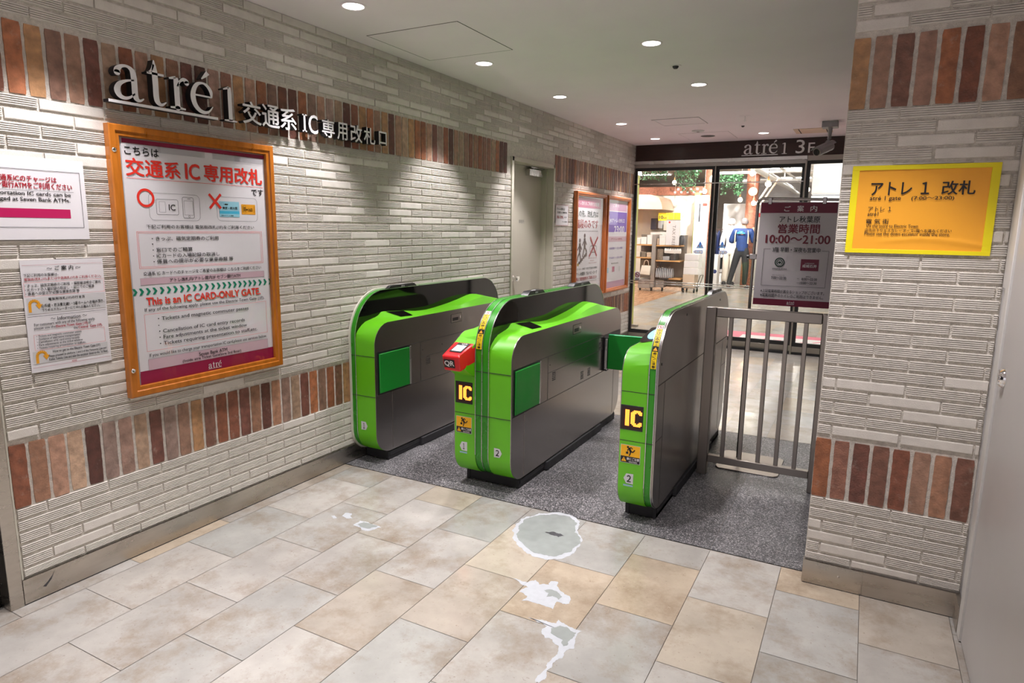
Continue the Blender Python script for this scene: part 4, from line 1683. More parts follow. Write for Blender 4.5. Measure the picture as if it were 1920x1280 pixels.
HOURSJR = [
 ('r',72085,16308,79098,17211,'mauve'),
 ('t','ご 案 内',74187,16909,2014,379,'white',1),
 ('r',72043,13845,79221,16201,'purple'),
 ('t','JRアトレ1改札口',73134,15148,5278,535,'white',1),
 ('r',72020,14817,72939,15699,'white'),
 ('t','23:00',74762,14145,3618,815,'white',1),
 ('r',72066,12712,79389,13335,'pink'),
 ('t','アトレ1改札',73847,13036,3977,239,'darkred',1),
 ('t','10:00〜21:00',73333,11952,4644,239,'purple',0),
 ('t','7:00〜22:30',73467,10834,4649,197,'purple',0),
 ('t','電気街改札',74180,10166,2645,154,'ink',0),
 ('r',74556,9157,75421,9786,'rose'),
 ('r',72825,9102,73356,9711,'ticketblue'),
 ('r',76875,9156,77439,9738,'palegrey'),
 ('r',72052,7305,79187,8049,'mauve'),
]
YELLOW = [
 ('t','アトレ １',26534,15760,1799,450,'ink',1),
 ('t','改札',28708,15758,966,463,'ink',1),
 ('t','atré 1 gate',26527,15406,974,188,'ink',0),
 ('t','(7:00〜23:00)',27826,15401,1272,162,'ink',0),
 ('t','アトレ １',26510,15041,732,168,'ink',0),
 ('t','atré1',26506,14867,340,129,'ink',0),
 ('t','電 気 街',26481,14601,722,179,'ink',0),
 ('t','Via the store to Electric Town',26496,14441,1629,107,'ink',0),
 ('t','店内の下りエスカレーターで1階へお進みください',26469,14288,2672,115,'ink',0),
 ('t','Please use the down escalator inside the store.',26467,14164,2637,115,'ink',0),
]
HOURS = [
 ('r',20982,15234,24977,15811,'deepcrimson'),
 ('t','ご',22240,15475,329,291,'white',1),
 ('t','案',22926,15480,334,333,'white',1),
 ('t','内',23611,15476,334,319,'white',1),
 ('t','アトレ秋葉原',22030,14876,2120,368,'ink',1),
 ('t','営業時間',21990,14351,2180,515,'deepred',1),
 ('t','10:00〜21:00',21366,13752,3388,461,'deepred',1),
 ('l',21300,13175,21674,13175,16,'ink'),
 ('l',24401,13124,24761,13124,16,'ink'),
 ('l',21311,13182,21295,11077,16,'ink'),
 ('l',24752,13117,24707,11051,16,'ink'),
 ('l',21284,11064,24707,11064,16,'ink'),
 ('t','3階 早朝・深夜も営業中',21784,13157,2527,272,'ink',1),
 ('c',22221,12424,276,0,'darkgreen'),
 ('c',22221,12424,196,17,'white'),
 ('c',22221,12424,115,23,'white'),
 ('l',22134,12292,22329,12292,14,'white'),
 ('l',22135,12493,22297,12493,14,'white'),
 ('t','STARBUCKS',21853,12047,765,81,'ink',1),
 ('r',23351,11992,24291,12646,'deepcrimson'),
 ('t','SUPERMARKET',23570,12414,495,51,'white',0),
 ('t','成城石井',23446,12264,745,181,'white',1),
 ('t','スターバックスコーヒー',21870,11684,706,69,'ink',0),
 ('t','7:00〜22:30',21827,11524,805,151,'ink',1),
 ('t','成城石井',23669,11664,277,62,'ink',0),
 ('t','平日',23221,11522,111,51,'ink',0),
 ('t','8:00〜22:30',23471,11514,799,136,'ink',1),
 ('t','土日祝',23208,11293,149,52,'ink',0),
 ('t','10:00〜22:30',23394,11295,869,137,'ink',1),
 ('t','※上記営業時間が異なるショップがございます。',21292,10748,3415,196,'ink',0),
 ('t','※営業時間外のトイレのご利用はできません。',21294,10497,3383,197,'ink',0),
 ('r',20917,9906,25039,10281,'deepcrimson'),
 ('t','@atre',22782,10105,405,209,'white',0),
]

# ------------------------------------------------------------------ wall lettering
sg = thing('wall_sign', 'raised metal shop name lettering over the big framed poster on the brick band', 'sign', (0.02, 2.4, 1.88))
DP = .034
LX = .018
F = FX(LX)
XR = (0.03, 3.02)
for ch in 'atre':
    q = MB()
    q.serif(F, 'atre', 1.603, 1.894, .438, .182, 'brushed_letter', 0, DP, 'letter_side', only=ch)
    q.build('letter', sg, angle=40)
q = MB()
q.box(LX, 1.578, 1.876, LX + DP, 2.064, 1.887, 'letter_side')
q.rect(FX(LX + DP + .0004), 1.578, 1.876, 2.064, 1.887, 'brushed_letter')
q.build('underline', sg, recalc=False)
q = MB()
q.serif(F, '1', 2.098, 1.880, .068, .155, 'brushed_letter', 0, DP, 'letter_side')
q.build('letter', sg, angle=40)
for ch, u0, u1, v0, v1 in (('交', 2.200, 2.305, 1.885, 1.985), ('通', 2.312, 2.416, 1.885, 1.988), ('系', 2.424, 2.527, 1.888, 1.990), ('C', 2.612, 2.675, 1.891, 1.984),
                           ('専', 2.706, 2.800, 1.886, 1.977), ('用', 2.822, 2.900, 1.886, 1.976), ('改', 2.926, 3.022, 1.886, 1.979), ('札', 3.040, 3.136, 1.888, 1.980), ('口', 3.172, 3.242, 1.897, 1.972)):
    q = MB()
    q.text(F, ch, u0, (v0 + v1) / 2, u1 - u0, v1 - v0, 'brushed_letter', 1, 0, DP, 'letter_side')
    q.build('letter', sg, angle=40, recalc=False)


q = MB()
for a_ in ((2.577, 1.893, 2.589, 1.980), (2.568, 1.893, 2.598, 1.900), (2.568, 1.973, 2.598, 1.980)):
    q.box(LX, a_[0], a_[1], LX + DP, a_[2], a_[3], 'letter_side')
    q.rect(FX(LX + DP + .0004), *a_, 'brushed_letter')
q.build('letter', sg, recalc=False)

# ------------------------------------------------------------------ framed posters and notices
def framed(label, y0, y1, z0, z1, wd, depth, wood, face_x, group, sheet, paper='paper'):
    t = thing('framed_poster', label, 'framed poster', (0.0, (y0 + y1) / 2, z0), group)
    q = MB()
    c = depth
    prof = [(0, .001), (0, c - .004), (.004, c), (wd * .55, c), (wd * .62, c - .006), (wd * .95, c - .007), (wd, c - .012), (wd, .001)]
    loops = []
    cs = [(y0, z0, 1, 1), (y1, z0, -1, 1), (y1, z1, -1, -1), (y0, z1, 1, -1)]
    for cy, cz, sy, sz in cs:
        loops.append([(n, cy + sy * d, cz + sz * d) for d, n in prof])
    loops.append(loops[0])
    q.loft(loops, wood, caps=False)
    fr = q.build('frame', t, angle=25)
    q = MB()
    q.box(.001, y0 + wd - .002, z0 + wd - .002, .008, y1 - wd + .002, z1 - wd + .002, 'stickergrey')
    q.build('backing', t)
    return t, fr


t, fr = framed('large orange wood framed poster announcing the card-only gate', 1.579, 2.387, .700, 1.800, .044, .034, 'frame_wood', .03, None, None)
for sy, sz in ((1.594, 1.700), (1.594, .815)):
    q = MB()
    q.lathe([(0, .002), (.006, .0035), (.0085, .002), (.0095, 0)], (.034, sy, sz), 'chrome', 16, 0)
    q.build('lock_screw', fr)
q = MB()
q.box(.0095, 1.636, .744, .0115, 2.347, 1.751, 'paper')
F = FX(.0118)
q.rect(F, 1.636, .744, 2.347, .8005, 'crimson', .0002)
for yy in MAIN_CHEVRON[0]:
    c_, v_ = yy / 1e4, MAIN_CHEVRON[1] / 1e4
    h_, w_ = .0145, .011
    q.face([q.P(F, a, b, .001) for a, b in ((c_ - w_, v_ + h_), (c_, v_ + h_), (c_ + w_, v_), (c_, v_ - h_), (c_ - w_, v_ - h_), (c_ - .001, v_))], 'green')
# soft printed offset behind the red headings
for op in MAIN:
    if op[0] == 't' and op[6] == 'red':
        q.text(F, op[1], op[2] / 1e4 + .004, op[3] / 1e4 - .004, op[4] / 1e4, op[5] / 1e4, 'shadow', 1, .0006)
q.ops(F, MAIN)
q.build('poster_sheet', t, recalc=False, flat=True)
for a, b in ((1.655, 1.80), (1.79, 2.01), (2.05, 2.20), (2.17, 2.335)):
    q = MB()
    q.box(.0135, a, 1.708, .0175, b, 1.738, 'clear_clip')
    q.build('clear_clip', t, bevel=.001)
q = MB()
q.rect(FX(.0235), 1.624, .745, 2.342, 1.755, 'poster_glass')
q.build('glass_pane', t, recalc=False)

grp = None
t, fr = framed('small framed poster about stairs only, between the beige door and the purple poster', 6.262, 7.118, .690, 1.795, .040, .045, 'frame_wood_far', .035, grp, None)
q = MB()
q.box(.009, 6.303, .735, .011, 7.075, 1.753, 'paper')
F = FX(.0113)
q.ops(F, STAIRS)
# stair pictogram with two climbers, crossed-out escalator
for k in range(7):
    a, b = 6.372 + k * .037, 1.052 + k * .0175
    q.rect(F, a, b - .02, a + .045, b + .008, 'goldstep' if k < 1 else 'brown', .0012)


def climber(ox, oz, s, up):
    q.disc(F, ox, oz + .22 * s, .024 * s, 'brown', .0014, 14)
    for a, b, c, d, th in ((0, .195, .005, .10, .05), (0, .10, -.03 if up else .03, 0, .026), (.005, .10, .045 if up else -.03, .055, .026), (.045 if up else -.03, .055, .045 if up else -.045, 0, .022),
                           (0, .18, -.04, .12, .018), (.005, .18, .04, .125, .018)):
        q.line(F, ox + a * s * 1.5, oz + b * s, ox + c * s * 1.5, oz + d * s, th * s, 'brown', .0014)


climber(6.43, 1.075, 1.0, False)
climber(6.56, 1.125, 1.0, True)
q.outline(F, 6.72, 1.16, 6.92, 1.24, .010, .03, 'grey', .001)
q.line(F, 6.70, 1.12, 6.95, 1.33, .028, 'darkred', .002)
q.line(F, 6.72, 1.33, 6.93, 1.12, .028, 'darkred', .002)
q.build('poster_sheet', t, recalc=False, flat=True)
q = MB()
q.rect(FX(.026), 6.298, .73, 7.082, 1.757, 'poster_glass')
q.build('glass_pane', t, recalc=False)

t, fr = framed('small framed poster with a purple opening-hours panel, last before the glass doors', 7.175, 7.985, .690, 1.795, .040, .045, 'frame_wood_far', .035, grp, None)
q = MB()
q.box(.009, 7.216, .735, .011, 7.944, 1.753, 'paper')
F = FX(.0113)
q.ops(F, HOURSJR)
q.build('poster_sheet', t, recalc=False, flat=True)
q = MB()
q.rect(FX(.026), 7.211, .73, 7.949, 1.757, 'poster_glass')
q.build('glass_pane', t, recalc=False)


def sheet(name, label, y0, y1, z0, z1, xf, table, skew=(0, 0, 0, 0), extra=None):
    q = MB()
    q.loft([[(xf - .0012, y0 + skew[0], z0), (xf - .0012, y1, z0 + skew[1]), (xf - .0012, y1, z1 + skew[2]), (xf - .0012, y0, z1)],
            [(xf, y0 + skew[0], z0), (xf, y1, z0 + skew[1]), (xf, y1, z1 + skew[2]), (xf, y0, z1)]], 'paper')
    F = FX(xf + .0002)
    q.ops(F, table)
    if extra:
        extra(q, F)
    return tag(q.build(name, recalc=False, flat=True), label, 'notice')


sheet('wall_notice', 'white notice with a magenta bar, cut by the left edge, about charging cards', .93, 1.487, 1.3545, 1.6455, .0035, CHARGE)


def arrows(q, F):
    for cu, cv, s in ((1.264, 1.115, .040), (1.270, .925, .040)):
        pts = []
        for k in range(9):
            a = math.radians(180 - k * 22.5)
            pts.append((cu + s * .10 + s * .38 * math.cos(a), cv + s * .12 + s * .38 * math.sin(a), s * .24))
        st = [(cu - s * .28, cv - s * .55), (cu - s * .28, cv + s * .12)]
        q.line(F, *st[0], *st[1], s * .24, 'ticketorange', .0014)
        for a, b in zip(pts, pts[1:]):
            q.line(F, a[0], a[1], b[0], b[1], s * .26, 'ticketorange', .0014)
        e = pts[-1]
        q.face([q.P(F, e[0] - s * .3, e[1] + s * .02, .0015), q.P(F, e[0] + s * .3, e[1] + s * .02, .0015), q.P(F, e[0], e[1] - s * .42, .0015)], 'ticketorange')


sheet('wall_notice', 'small white information sheet with two orange arrows, below the charge notice', 1.236, 1.527, .870, 1.2815, .0035, INFO, extra=arrows)
sheet('wall_notice', 'small red-edged notice beside the beige door', 5.822, 6.126, 1.446, 1.645, .0035, UNMANNED)

# yellow taped sign on the pillar
ys = thing('gate_sign', 'orange paper sign edged with yellow tape on the brick pillar', 'sign', (2.81, 2.766, 1.346))
q = MB()
N_ = 26
rd = random.Random(4)


def wav(u, v):
    a = (u - 2.82) / .2
    return .0005 + .0022 * max(0, math.exp(-((v - 1.385 - .012 * math.cos(a * 2.2)) / .008) ** 2)) * (1 if u > 2.74 else max(0, (u - 2.68) / .06)) + .0014 * math.exp(-((v - 1.405 + .03 * a * a) / .006) ** 2) * (1 if u > 2.78 else 0)


def yp(u, v, n=0.0):
    return (u, 2.7655 - wav(u, v) - n, v)


for i in range(N_):
    for j in range(N_ * 2):
        u0, u1 = 2.598 + (3.018 - 2.598) * i / N_, 2.598 + (3.018 - 2.598) * (i + 1) / N_
        v0, v1 = 1.350 + (1.650 - 1.350) * j / N_ / 2, 1.350 + (1.650 - 1.350) * (j + 1) / N_ / 2
        q.face([yp(u0, v0), yp(u1, v0), yp(u1, v1), yp(u0, v1)], 'signorange')
q.build('paper_sheet', ys, angle=60)
for a in ((2.588, 1.347, 2.611, 1.656, 0), (3.007, 1.346, 3.033, 1.657, 0), (2.5885, 1.6415, 3.0325, 1.6575, .0006), (2.5885, 1.3455, 3.0325, 1.3600, .0006)):
    q = MB()
    q.box(a[0], 2.7618 - a[4], a[1], a[2], 2.7655 - a[4], a[3], 'tapeyellow')
    q.build('tape', ys, bevel=.0006)
q = MB()
q.ops((Vector((0, 2.7622, 0)), X, Z, -Y), YELLOW, .0002)
q.build('lettering', ys, recalc=False, flat=True)

# ------------------------------------------------------------------ poster stand behind the barrier
st = thing('poster_stand', 'steel poster stand with shop hours sheet behind the barrier', 'sign stand', (2.2, 4.1, 0))
q = MB()
lp = [(1.965, 3.96), (1.985, 3.93), (2.30, 3.93), (2.325, 3.955), (2.325, 4.27), (2.30, 4.29), (1.985, 4.29), (1.965, 4.27)]
q.prism(lp, 2, 0, .006, 'steel')
q.build('base_plate', st, bevel=.002)
q = MB()
q.tube([(2.068, 4.12, .006), (2.072, 4.12, 1.2), (2.076, 4.12, 1.575), (2.080, 4.12, 1.597), (2.100, 4.12, 1.606), (2.50, 4.12, 1.596)], .0085, 'steel_side', 12)
q.build('pole', st)
q = MB()
q.box(2.053, 4.10, 1.255, 2.092, 4.14, 1.285, 'steel_side')
q.tube([(2.05, 4.12, 1.27), (2.035, 4.12, 1.268)], .012, 'black_plastic')
q.build('clamp', st, bevel=.002)
q = MB()
sk = lambda u, v: (2.094 + (u - 2.094) * 1.0, v)
q.loft([[(2.0915, 4.0995, .9905), (2.503, 4.0995, .9905), (2.503, 4.0995, 1.582), (2.0965, 4.0995, 1.586)],
        [(2.0915, 4.1015, .9905), (2.503, 4.1015, .9905), (2.503, 4.1015, 1.582), (2.0965, 4.1015, 1.586)]], 'poster')
q.ops((Vector((0, 4.0992, 0)), X, Z, -Y), HOURS, .0005)
q.build('poster_sheet', st, recalc=False, flat=True)
for cx in (2.145, 2.43):
    q = MB()
    q.box(cx - .010, 4.095, 1.572, cx + .010, 4.128, 1.610, 'steel_side')
    q.build('clip', st, bevel=.002)

# ------------------------------------------------------------------ security camera
cm = thing('security_camera', 'grey security camera hanging from the ceiling in front of the shop sign', 'camera', (2.25, 7.13, H))
q = MB()
q.box(2.178, 7.06, H - .056, 2.318, 7.20, H, 'camera_grey')
q.build('mount_box', cm, bevel=.004)
q = MB()
q.tube([(2.25, 7.13, H - .056), (2.25, 7.13, 2.33), (2.248, 7.13, 2.29)], [.022, .017, .016], 'camera_grey', 16)
q.tube([(2.248, 7.13, 2.30), (2.244, 7.125, 2.268), (2.232, 7.11, 2.25)], .02, 'camera_grey', 16)
q.build('arm', cm)
dirv = (Vector((2.150, 6.93, 2.150)) - Vector((2.268, 7.16, 2.235))).normalized()
sx_ = dirv.cross(Z).normalized()
up_ = sx_.cross(dirv).normalized()
c0 = Vector((2.268, 7.16, 2.232))
q = MB()
loops = []
for t_, sc_ in ((0, .8), (.012, 1.0), (.20, 1.0), (.235, .92), (.245, .80)):
    lp = []
    for k in range(24):
        a = 2 * PI * k / 24
        lp.append(c0 + dirv * t_ + sx_ * (.043 * sc_ * math.cos(a)) + up_ * (.043 * sc_ * math.sin(a) * (1.05 if math.sin(a) > 0 else .95)))
    loops.append(lp)
q.loft(loops, 'camera_grey')
bo = q.build('body', cm)
q = MB()
for k in (-1, 1):
    a = c0 + dirv * .06 + sx_ * .0435 + up_ * (.004 + k * .007)
    b = c0 + dirv * .18 + sx_ * .0435 + up_ * (.004 + k * .007)
    q.tube([a, b], .0022, 'silver', 6)
q.build('side_stripe', bo)
q = MB()
e = c0 + dirv * .246
for r_, d_, mt in ((.037, .0, 'steel'), (.031, .002, 'black_gloss')):
    q.face([e + dirv * d_ + sx_ * r_ * math.cos(2 * PI * k / 24) + up_ * r_ * math.sin(2 * PI * k / 24) for k in range(24)], mt)
q.build('lens', bo, recalc=False)
q = MB()
loops = []
for t_ in (-.02, .265):
    lp = [c0 + dirv * t_ + sx_ * (r_ * math.cos(math.radians(a))) + up_ * (r_ * math.sin(math.radians(a))) for r_ in (.050, .047) for a in (range(25, 156, 13) if r_ > .048 else range(155, 24, -13))]
    loops.append(lp)
q.loft(loops, 'camera_grey')
q.build('sun_hood', bo)

# ------------------------------------------------------------------ glass front of the shop
YF = 8.2
q = MB()
q.box(-.02, YF, 2.256, 2.56, YF + .25, H, 'dark_wood')
struct(q.build('trim_4', origin=(1.25, YF, 2.25)))
q = MB()
q.box(-.01, YF - .012, 2.216, 1.985, YF + .10, 2.256, 'silver')
q.box(-.01, YF - .006, 2.172, 1.985, YF + .10, 2.2155, 'steel_side')
q.box(1.987, YF - .006, 2.20, 2.56, YF + .10, 2.256, 'steel')
q.box(-.012, YF - .008, 0, .004, YF + .05, H, 'steel')
struct(q.build('trim_5', bevel=.002, origin=(1, YF, 2.2)))


def leaf(name, x0, x1, y, z0, z1, sash, label=None):
    q = MB()
    for a in ((x0, x0 + sash, z0, z1), (x1 - sash, x1, z0, z1), (x0 + sash, x1 - sash, z0, z0 + .045), (x0 + sash, x1 - sash, z1 - .035, z1)):
        q.box(a[0], y, a[2], a[1], y + .035, a[3], 'black_plastic')
    q.box(x0, y - .003, .028, x1, y + .04, z0 - .002, 'steel')
    f = struct(q.build(name, bevel=.0015, origin=((x0 + x1) / 2, y, 0)))
    q = MB()
    q.rect(FY(y + .017), x0 + sash, z0 + .045, x1 - sash, z1 - .035, 'door_glass')
    q.build('pane', f, recalc=False)
    return f


leaf('window_1', .005, .985, YF, .095, 2.171, .030)
leaf('door_3', 1.000, 1.968, YF + .045, .095, 2.171, .030)
leaf('window_2', 1.990, 2.56, YF - .002, .095, 2.198, .036)
q = MB()
q.box(.986, YF - .008, .0, .999, YF + .09, 2.171, 'steel_side')
q.box(1.969, YF - .012, .0, 1.989, YF + .05, 2.198, 'steel')
struct(q.build('trim_6', bevel=.002, origin=(1.5, YF, 0)))
q = MB()
q.box(-.01, YF - .01, 0, 2.56, YF + .11, .0275, 'black_plastic')
struct(q.build('trim_7', origin=(1.25, YF, 0)))
for zz, x1_, lab in ((1.976, 1.965, 'thin pale bar across the top of the glass doors'), (.770, 1.94, 'upper of two thin rails low across the glass doors'), (.742, 1.94, 'lower of two thin rails low across the glass doors')):
    q = MB()
    q.box(.004, YF - .022, zz - .006, x1_, YF - .012, zz + .006, 'silver')
    tag(q.build('guard_rail', bevel=.002), lab, 'rail')

ss = thing('shop_sign', 'pale atré 1 3F lettering on the dark header over the glass doors', 'sign', (1.66, YF - .02, 2.28))
F = FY(YF - .002)
for ch in 'atre':
    q = MB()
    q.serif(F, 'atre', 1.300, 2.292, .362, .150, 'white', 0, .012, 'white', only=ch)
    q.build('letter', ss, angle=40)
q = MB()
q.box(1.277, YF - .014, 2.275, 1.672, YF - .002, 2.283, 'white')
q.build('underline', ss)
q = MB()
q.serif(F, '1', 1.712, 2.283, .055, .125, 'white', 0, .012, 'white')
q.build('letter', ss, angle=40)
for ch, u, w_, v0, v1 in (('3', 1.857, .090, 2.282, 2.428), ('F', 1.985, .065, 2.285, 2.392)):
    q = MB()
    q.text(F, ch, u, (v0 + v1) / 2, w_, v1 - v0, 'white', 0, 0, .012)
    q.build('letter', ss, angle=40, recalc=False)


def tri_sticker(label, x, z, y):
    F = (Vector((x, y, z)), X * .66, Z * .66, -Y)
    x = z = 0.0
    q = MB()
    q.face([q.P(F, a, b) for a, b in ((x - .066, z - .058), (x + .066, z - .058), (x, z + .066))], 'blue')
    q.face([q.P(F, a, b, .002) for a, b in ((x - .048, z - .047), (x + .048, z - .047), (x, z + .042))], 'ticketblue')
    q.rect(F, x - .010, z - .030, x + .010, z + .035, 'blue', .004)
    q.rect(F, x - .037, z - .028, x - .020, z - .012, 'darkred', .004)
    q.rect(F, x + .020, z - .028, x + .037, z - .012, 'darkred', .004)
    q.rect(F, x - .010, z - .043, x + .010, z - .034, 'blue', .004)
    return tag(q.build('glass_sticker', recalc=False), label, 'sticker')


def arrow_sticker(label, x, z, y, left):
    F = (Vector((x, y, z)), X * .62, Z * .55, -Y)
    x = z = 0.0
    q = MB()
    s = -1 if left else 1
    for g, mt, n in ((0, 'blue', 0), (.010, 'white', .002)):
        lp = [(x - s * (.085 - g), z - .036 + g), (x + s * (.055 - g * .3), z - .036 + g), (x + s * (.090 - g * 1.4), z), (x + s * (.055 - g * .3), z + .036 - g), (x - s * (.085 - g), z + .036 - g)]
        q.face([q.P(F, a, b, n) for a, b in lp], mt)
    q.rect(F, x - .055, z - .009, x - .038, z + .009, 'grey', .004)
    q.rect(F, x + .030, z - .009, x + .047, z + .009, 'grey', .004)
    q.rect(F, x - .028, z - .006, x + .02, z + .006, 'cyan', .004)
    return tag(q.build('glass_sticker', recalc=False), label, 'sticker')


tri_sticker('blue warning triangle on the fixed left glass pane', .862, 1.243, YF + .012)
tri_sticker('blue warning triangle on the sliding door glass', 1.115, 1.250, YF + .057)
arrow_sticker('left-pointing blue arrow sticker on the fixed glass pane', .842, 1.158, YF + .012, True)
arrow_sticker('right-pointing blue arrow sticker on the sliding door glass', 1.130, 1.160, YF + .057, False)
F = FY(YF + .012)
q = MB()
q.rect(F, .055, .775, .125, .885, 'white', 0)
q.ring(F, .09, .845, .032, .008, 'maroon', .002)
q.line(F, .07, .865, .11, .825, .007, 'maroon', .003)
q.rect(F, .072, .84, .108, .848, 'ink', .0025)
q.rect(F, .062, .782, .118, .800, 'grey', .002)
tag(q.build('glass_sticker', recalc=False), 'round no-smoking sticker low on the left edge of the glass', 'sticker')

# ------------------------------------------------------------------ the shop behind the glass
SH = 3.35
q = MB()
q.face([(-6, 8.3, -.004), (5, 8.3, -.004), (5, 26, -.004), (-6, 26, -.004)], 'grout')
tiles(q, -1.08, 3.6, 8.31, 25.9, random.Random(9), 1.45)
q.face([(-6, 8.31, 0), (-1.082, 8.31, 0), (-1.082, 25.9, 0), (-6, 25.9, 0)], 'shop_wood_floor')
struct(q.build('floor', origin=(0, 17, 0), flat=True, recalc=False))
q = MB()
q.box(-6, 8.45, SH, 5, 26, SH + .1, 'shop_ceiling')
q.box(-6, 8.30, H + .1, 5, 8.45, SH, 'shop_ceiling')
q.box(-6, 8.2, 0, -.21, 8.3, SH, 'shop_cream')
q.box(2.57, 8.2, 0, 5, 8.3, SH, 'shop_cream')
struct(q.build('ceiling', origin=(0, 17, SH)))
q = MB()
q.box(-6.1, 8.2, 0, -6, 26, SH, 'shop_cream')
struct(q.build('wall_shop_left', origin=(-6, 17, 0)))
q = MB()
q.box(3.6, 8.3, 0, 3.7, 26, SH, 'shop_white')
struct(q.build('wall_shop_right', origin=(3.6, 17, 0)))
q = MB()
q.box(-6, 25.9, 0, 5, 26, SH, 'shop_grey')
struct(q.build('wall_shop_back', origin=(0, 26, 0)))

# pink floor graphic by the door
q = MB()
F = (Vector((0, 0, .0012)), X, Y, Z)
q.rect(F, .35, 8.72, 2.9, 9.72, 'matpink', 0)
q.rect(F, 1.25, 8.95, 2.9, 9.45, 'white', .0006)
for k in range(9):
    q.line(F, 1.36 + k * .16, 9.02 + (k % 3) * .08, 1.46 + k * .16, 9.18 + (k % 2) * .12, .035, 'matpink', .0012)
q.line(F, .7, 9.2, .9, 9.2, .04, 'white', .0006)
q.line(F, 1.02, 9.15, 1.14, 9.32, .04, 'white', .0006)
tag(q.build('floor_mat', recalc=False, origin=(1.6, 9.2, 0)), 'pink and white floor graphic lying just inside the glass doors', 'floor mat')

# light panels added to brighten the shop
PAN = [(-3.2, 10.5), (-3.2, 13.5), (-3.2, 16.5), (.2, 10.2), (.2, 13.0), (.2, 16.0), (.2, 19.0), (2.6, 11.5), (2.6, 15.0), (-3.2, 20), (.6, 22.5)]
PLAB = ['added fill light panel over the wooden floor, nearest the glass', 'second added fill light panel over the wooden floor', 'third added fill light panel over the wooden floor',
        'added fill light panel over the walkway just inside the doors', 'second added fill light panel over the walkway', 'third added fill light panel over the walkway',
        'fourth added fill light panel over the walkway', 'added fill light panel at the right wall nearest the doors', 'added fill light panel at the right wall farther in',
        'deepest added fill light panel over the wooden floor', 'deepest added fill light panel over the walkway']
for (px, py), lab in zip(PAN, PLAB):
    q = MB()
    q.box(px - .5, py - .14, SH - .30, px + .5, py + .14, SH - .265, 'shop_white')
    for rx in (-.4, .4):
        q.box(px + rx - .006, py - .006, SH - .265, px + rx + .006, py + .006, SH - .0005, 'silver')
    o = tag(q.build('shop_fill_light'), lab, 'ceiling light', 'added shop fill lights')
    q = MB()
    q.rect((Vector((px, py, SH - .3015)), X, Y, -Z), -.47, -.12, .47, .12, 'shop_fill_glow', 0)
    q.rect((Vector((px, py, SH - .2635)), X, Y, Z), -.38, -.12, .38, .12, 'shop_fill_glow', 0)  # upward glow added to lift the shop ceiling
    q.build('diffuser', o, recalc=False)

for (px, py), (tx, ty, tz), wt in (((-.5, 14.8), (-.4, 18.9, 1.7), 1000), ((-2.6, 14.6), (-2.1, 18, 1.6), 260), ((-1.5, 12.2), (-1.6, 15, .9), 160), ((.6, 14.0), (.0, 17.2, 1.2), 120)):  # spots without fixtures, added to brighten partitions, shelves and the person
    sd = bpy.data.lights.new('shop_fill_spot', 'SPOT')
    sd.energy = wt
    sd.color = (1, .97, .95)
    sd.spot_size = math.radians(70)
    sd.spot_blend = .8
    sd.shadow_soft_size = .06
    so = bpy.data.objects.new('shop_fill_spot', sd)
    so.location = (px, py, SH - .08)
    so.rotation_euler = (Vector((tx, ty, tz)) - so.location).to_track_quat('-Z', 'Y').to_euler()
    COL.objects.link(so)

# ducts and pipes under the shop ceiling
for pts, r_, lab in (([(.62, 10.5, 2.62), (.55, 24, 2.62)], .05, 'thick white pipe running along the shop walkway ceiling'),
                     ([(.40, 10.5, 2.78), (.33, 24, 2.78)], .09, 'white round duct beside the thick pipe in the shop ceiling'),
                     ([(.85, 11, 2.80), (.80, 24, 2.80)], .03, 'thin white conduit at the right of the shop ducts'),
                     ([(1.3, 11, 2.9), (1.3, 24, 2.9)], .12, 'broad white duct at the right side of the shop ceiling'),
                     ([(-.6, 14.5, 2.72), (2.6, 14.5, 2.72)], .035, 'white cross pipe over the shop walkway, nearer'),
                     ([(-.6, 16.2, 2.74), (2.6, 16.2, 2.74)], .03, 'white cross pipe over the shop walkway, farther'),
                     ([(-.6, 18.5, 2.7), (2.6, 18.5, 2.7)], .05, 'white cross pipe at the far end of the shop walkway')):
    q = MB()
    q.tube(pts, r_, 'duct_white', 14)
    tag(q.build('ceiling_duct'), lab, 'pipe', 'pipes under the shop ceiling')


def pendant(x, y, z, lab, cone=False):
    t = thing('pendant_lamp', lab, 'pendant lamp', (x, y, z), 'bare bulb pendant lamps of the shop')
    q = MB()
    q.tube([(x, y, z + .125), (x, y, SH)], .006, 'shop_grey', 6)
    q.build('cord', t)
    q = MB()
    q.lathe([(0, .13), (.014, .13), (.017, .09), (.016, .05), (0, .05)], (x, y, z), 'shelf_wood', 14)
    q.build('socket', t)
    q = MB()
    q.lathe([(0, -.055), (.03, -.048), (.052, -.018), (.054, .005), (.042, .035), (.022, .055), (0, .056)], (x, y, z), 'bulb_glow', 16)
    q.build('bulb', t)


pendant(.62, 13.4, 2.50, 'brightest pendant bulb high behind the sliding door')
pendant(.97, 13.0, 2.27, 'pendant bulb behind the sliding door beside the poster stand top')
pendant(-.20, 17.2, 2.17, 'pendant bulb between foliage and round-lamp pillar behind the sliding door')
pendant(.15, 17.0, 2.08, 'lowest pendant bulb at the foot of the slanting timber brace')
pendant(-1.80, 17.0, 2.60, 'pendant bulb in front of the foliage behind the left glass pane')
pendant(-1.03, 17.0, 2.37, 'pendant bulb before the rust-coloured pillar in the left glass pane')
pendant(-2.66, 16.8, 2.84, 'pendant bulb in the top left corner of the glass front')
pendant(1.35, 16.6, 2.36, 'pendant bulb above the poster stand, left one')
pendant(1.62, 17.4, 2.40, 'pendant bulb above the poster stand, right one')


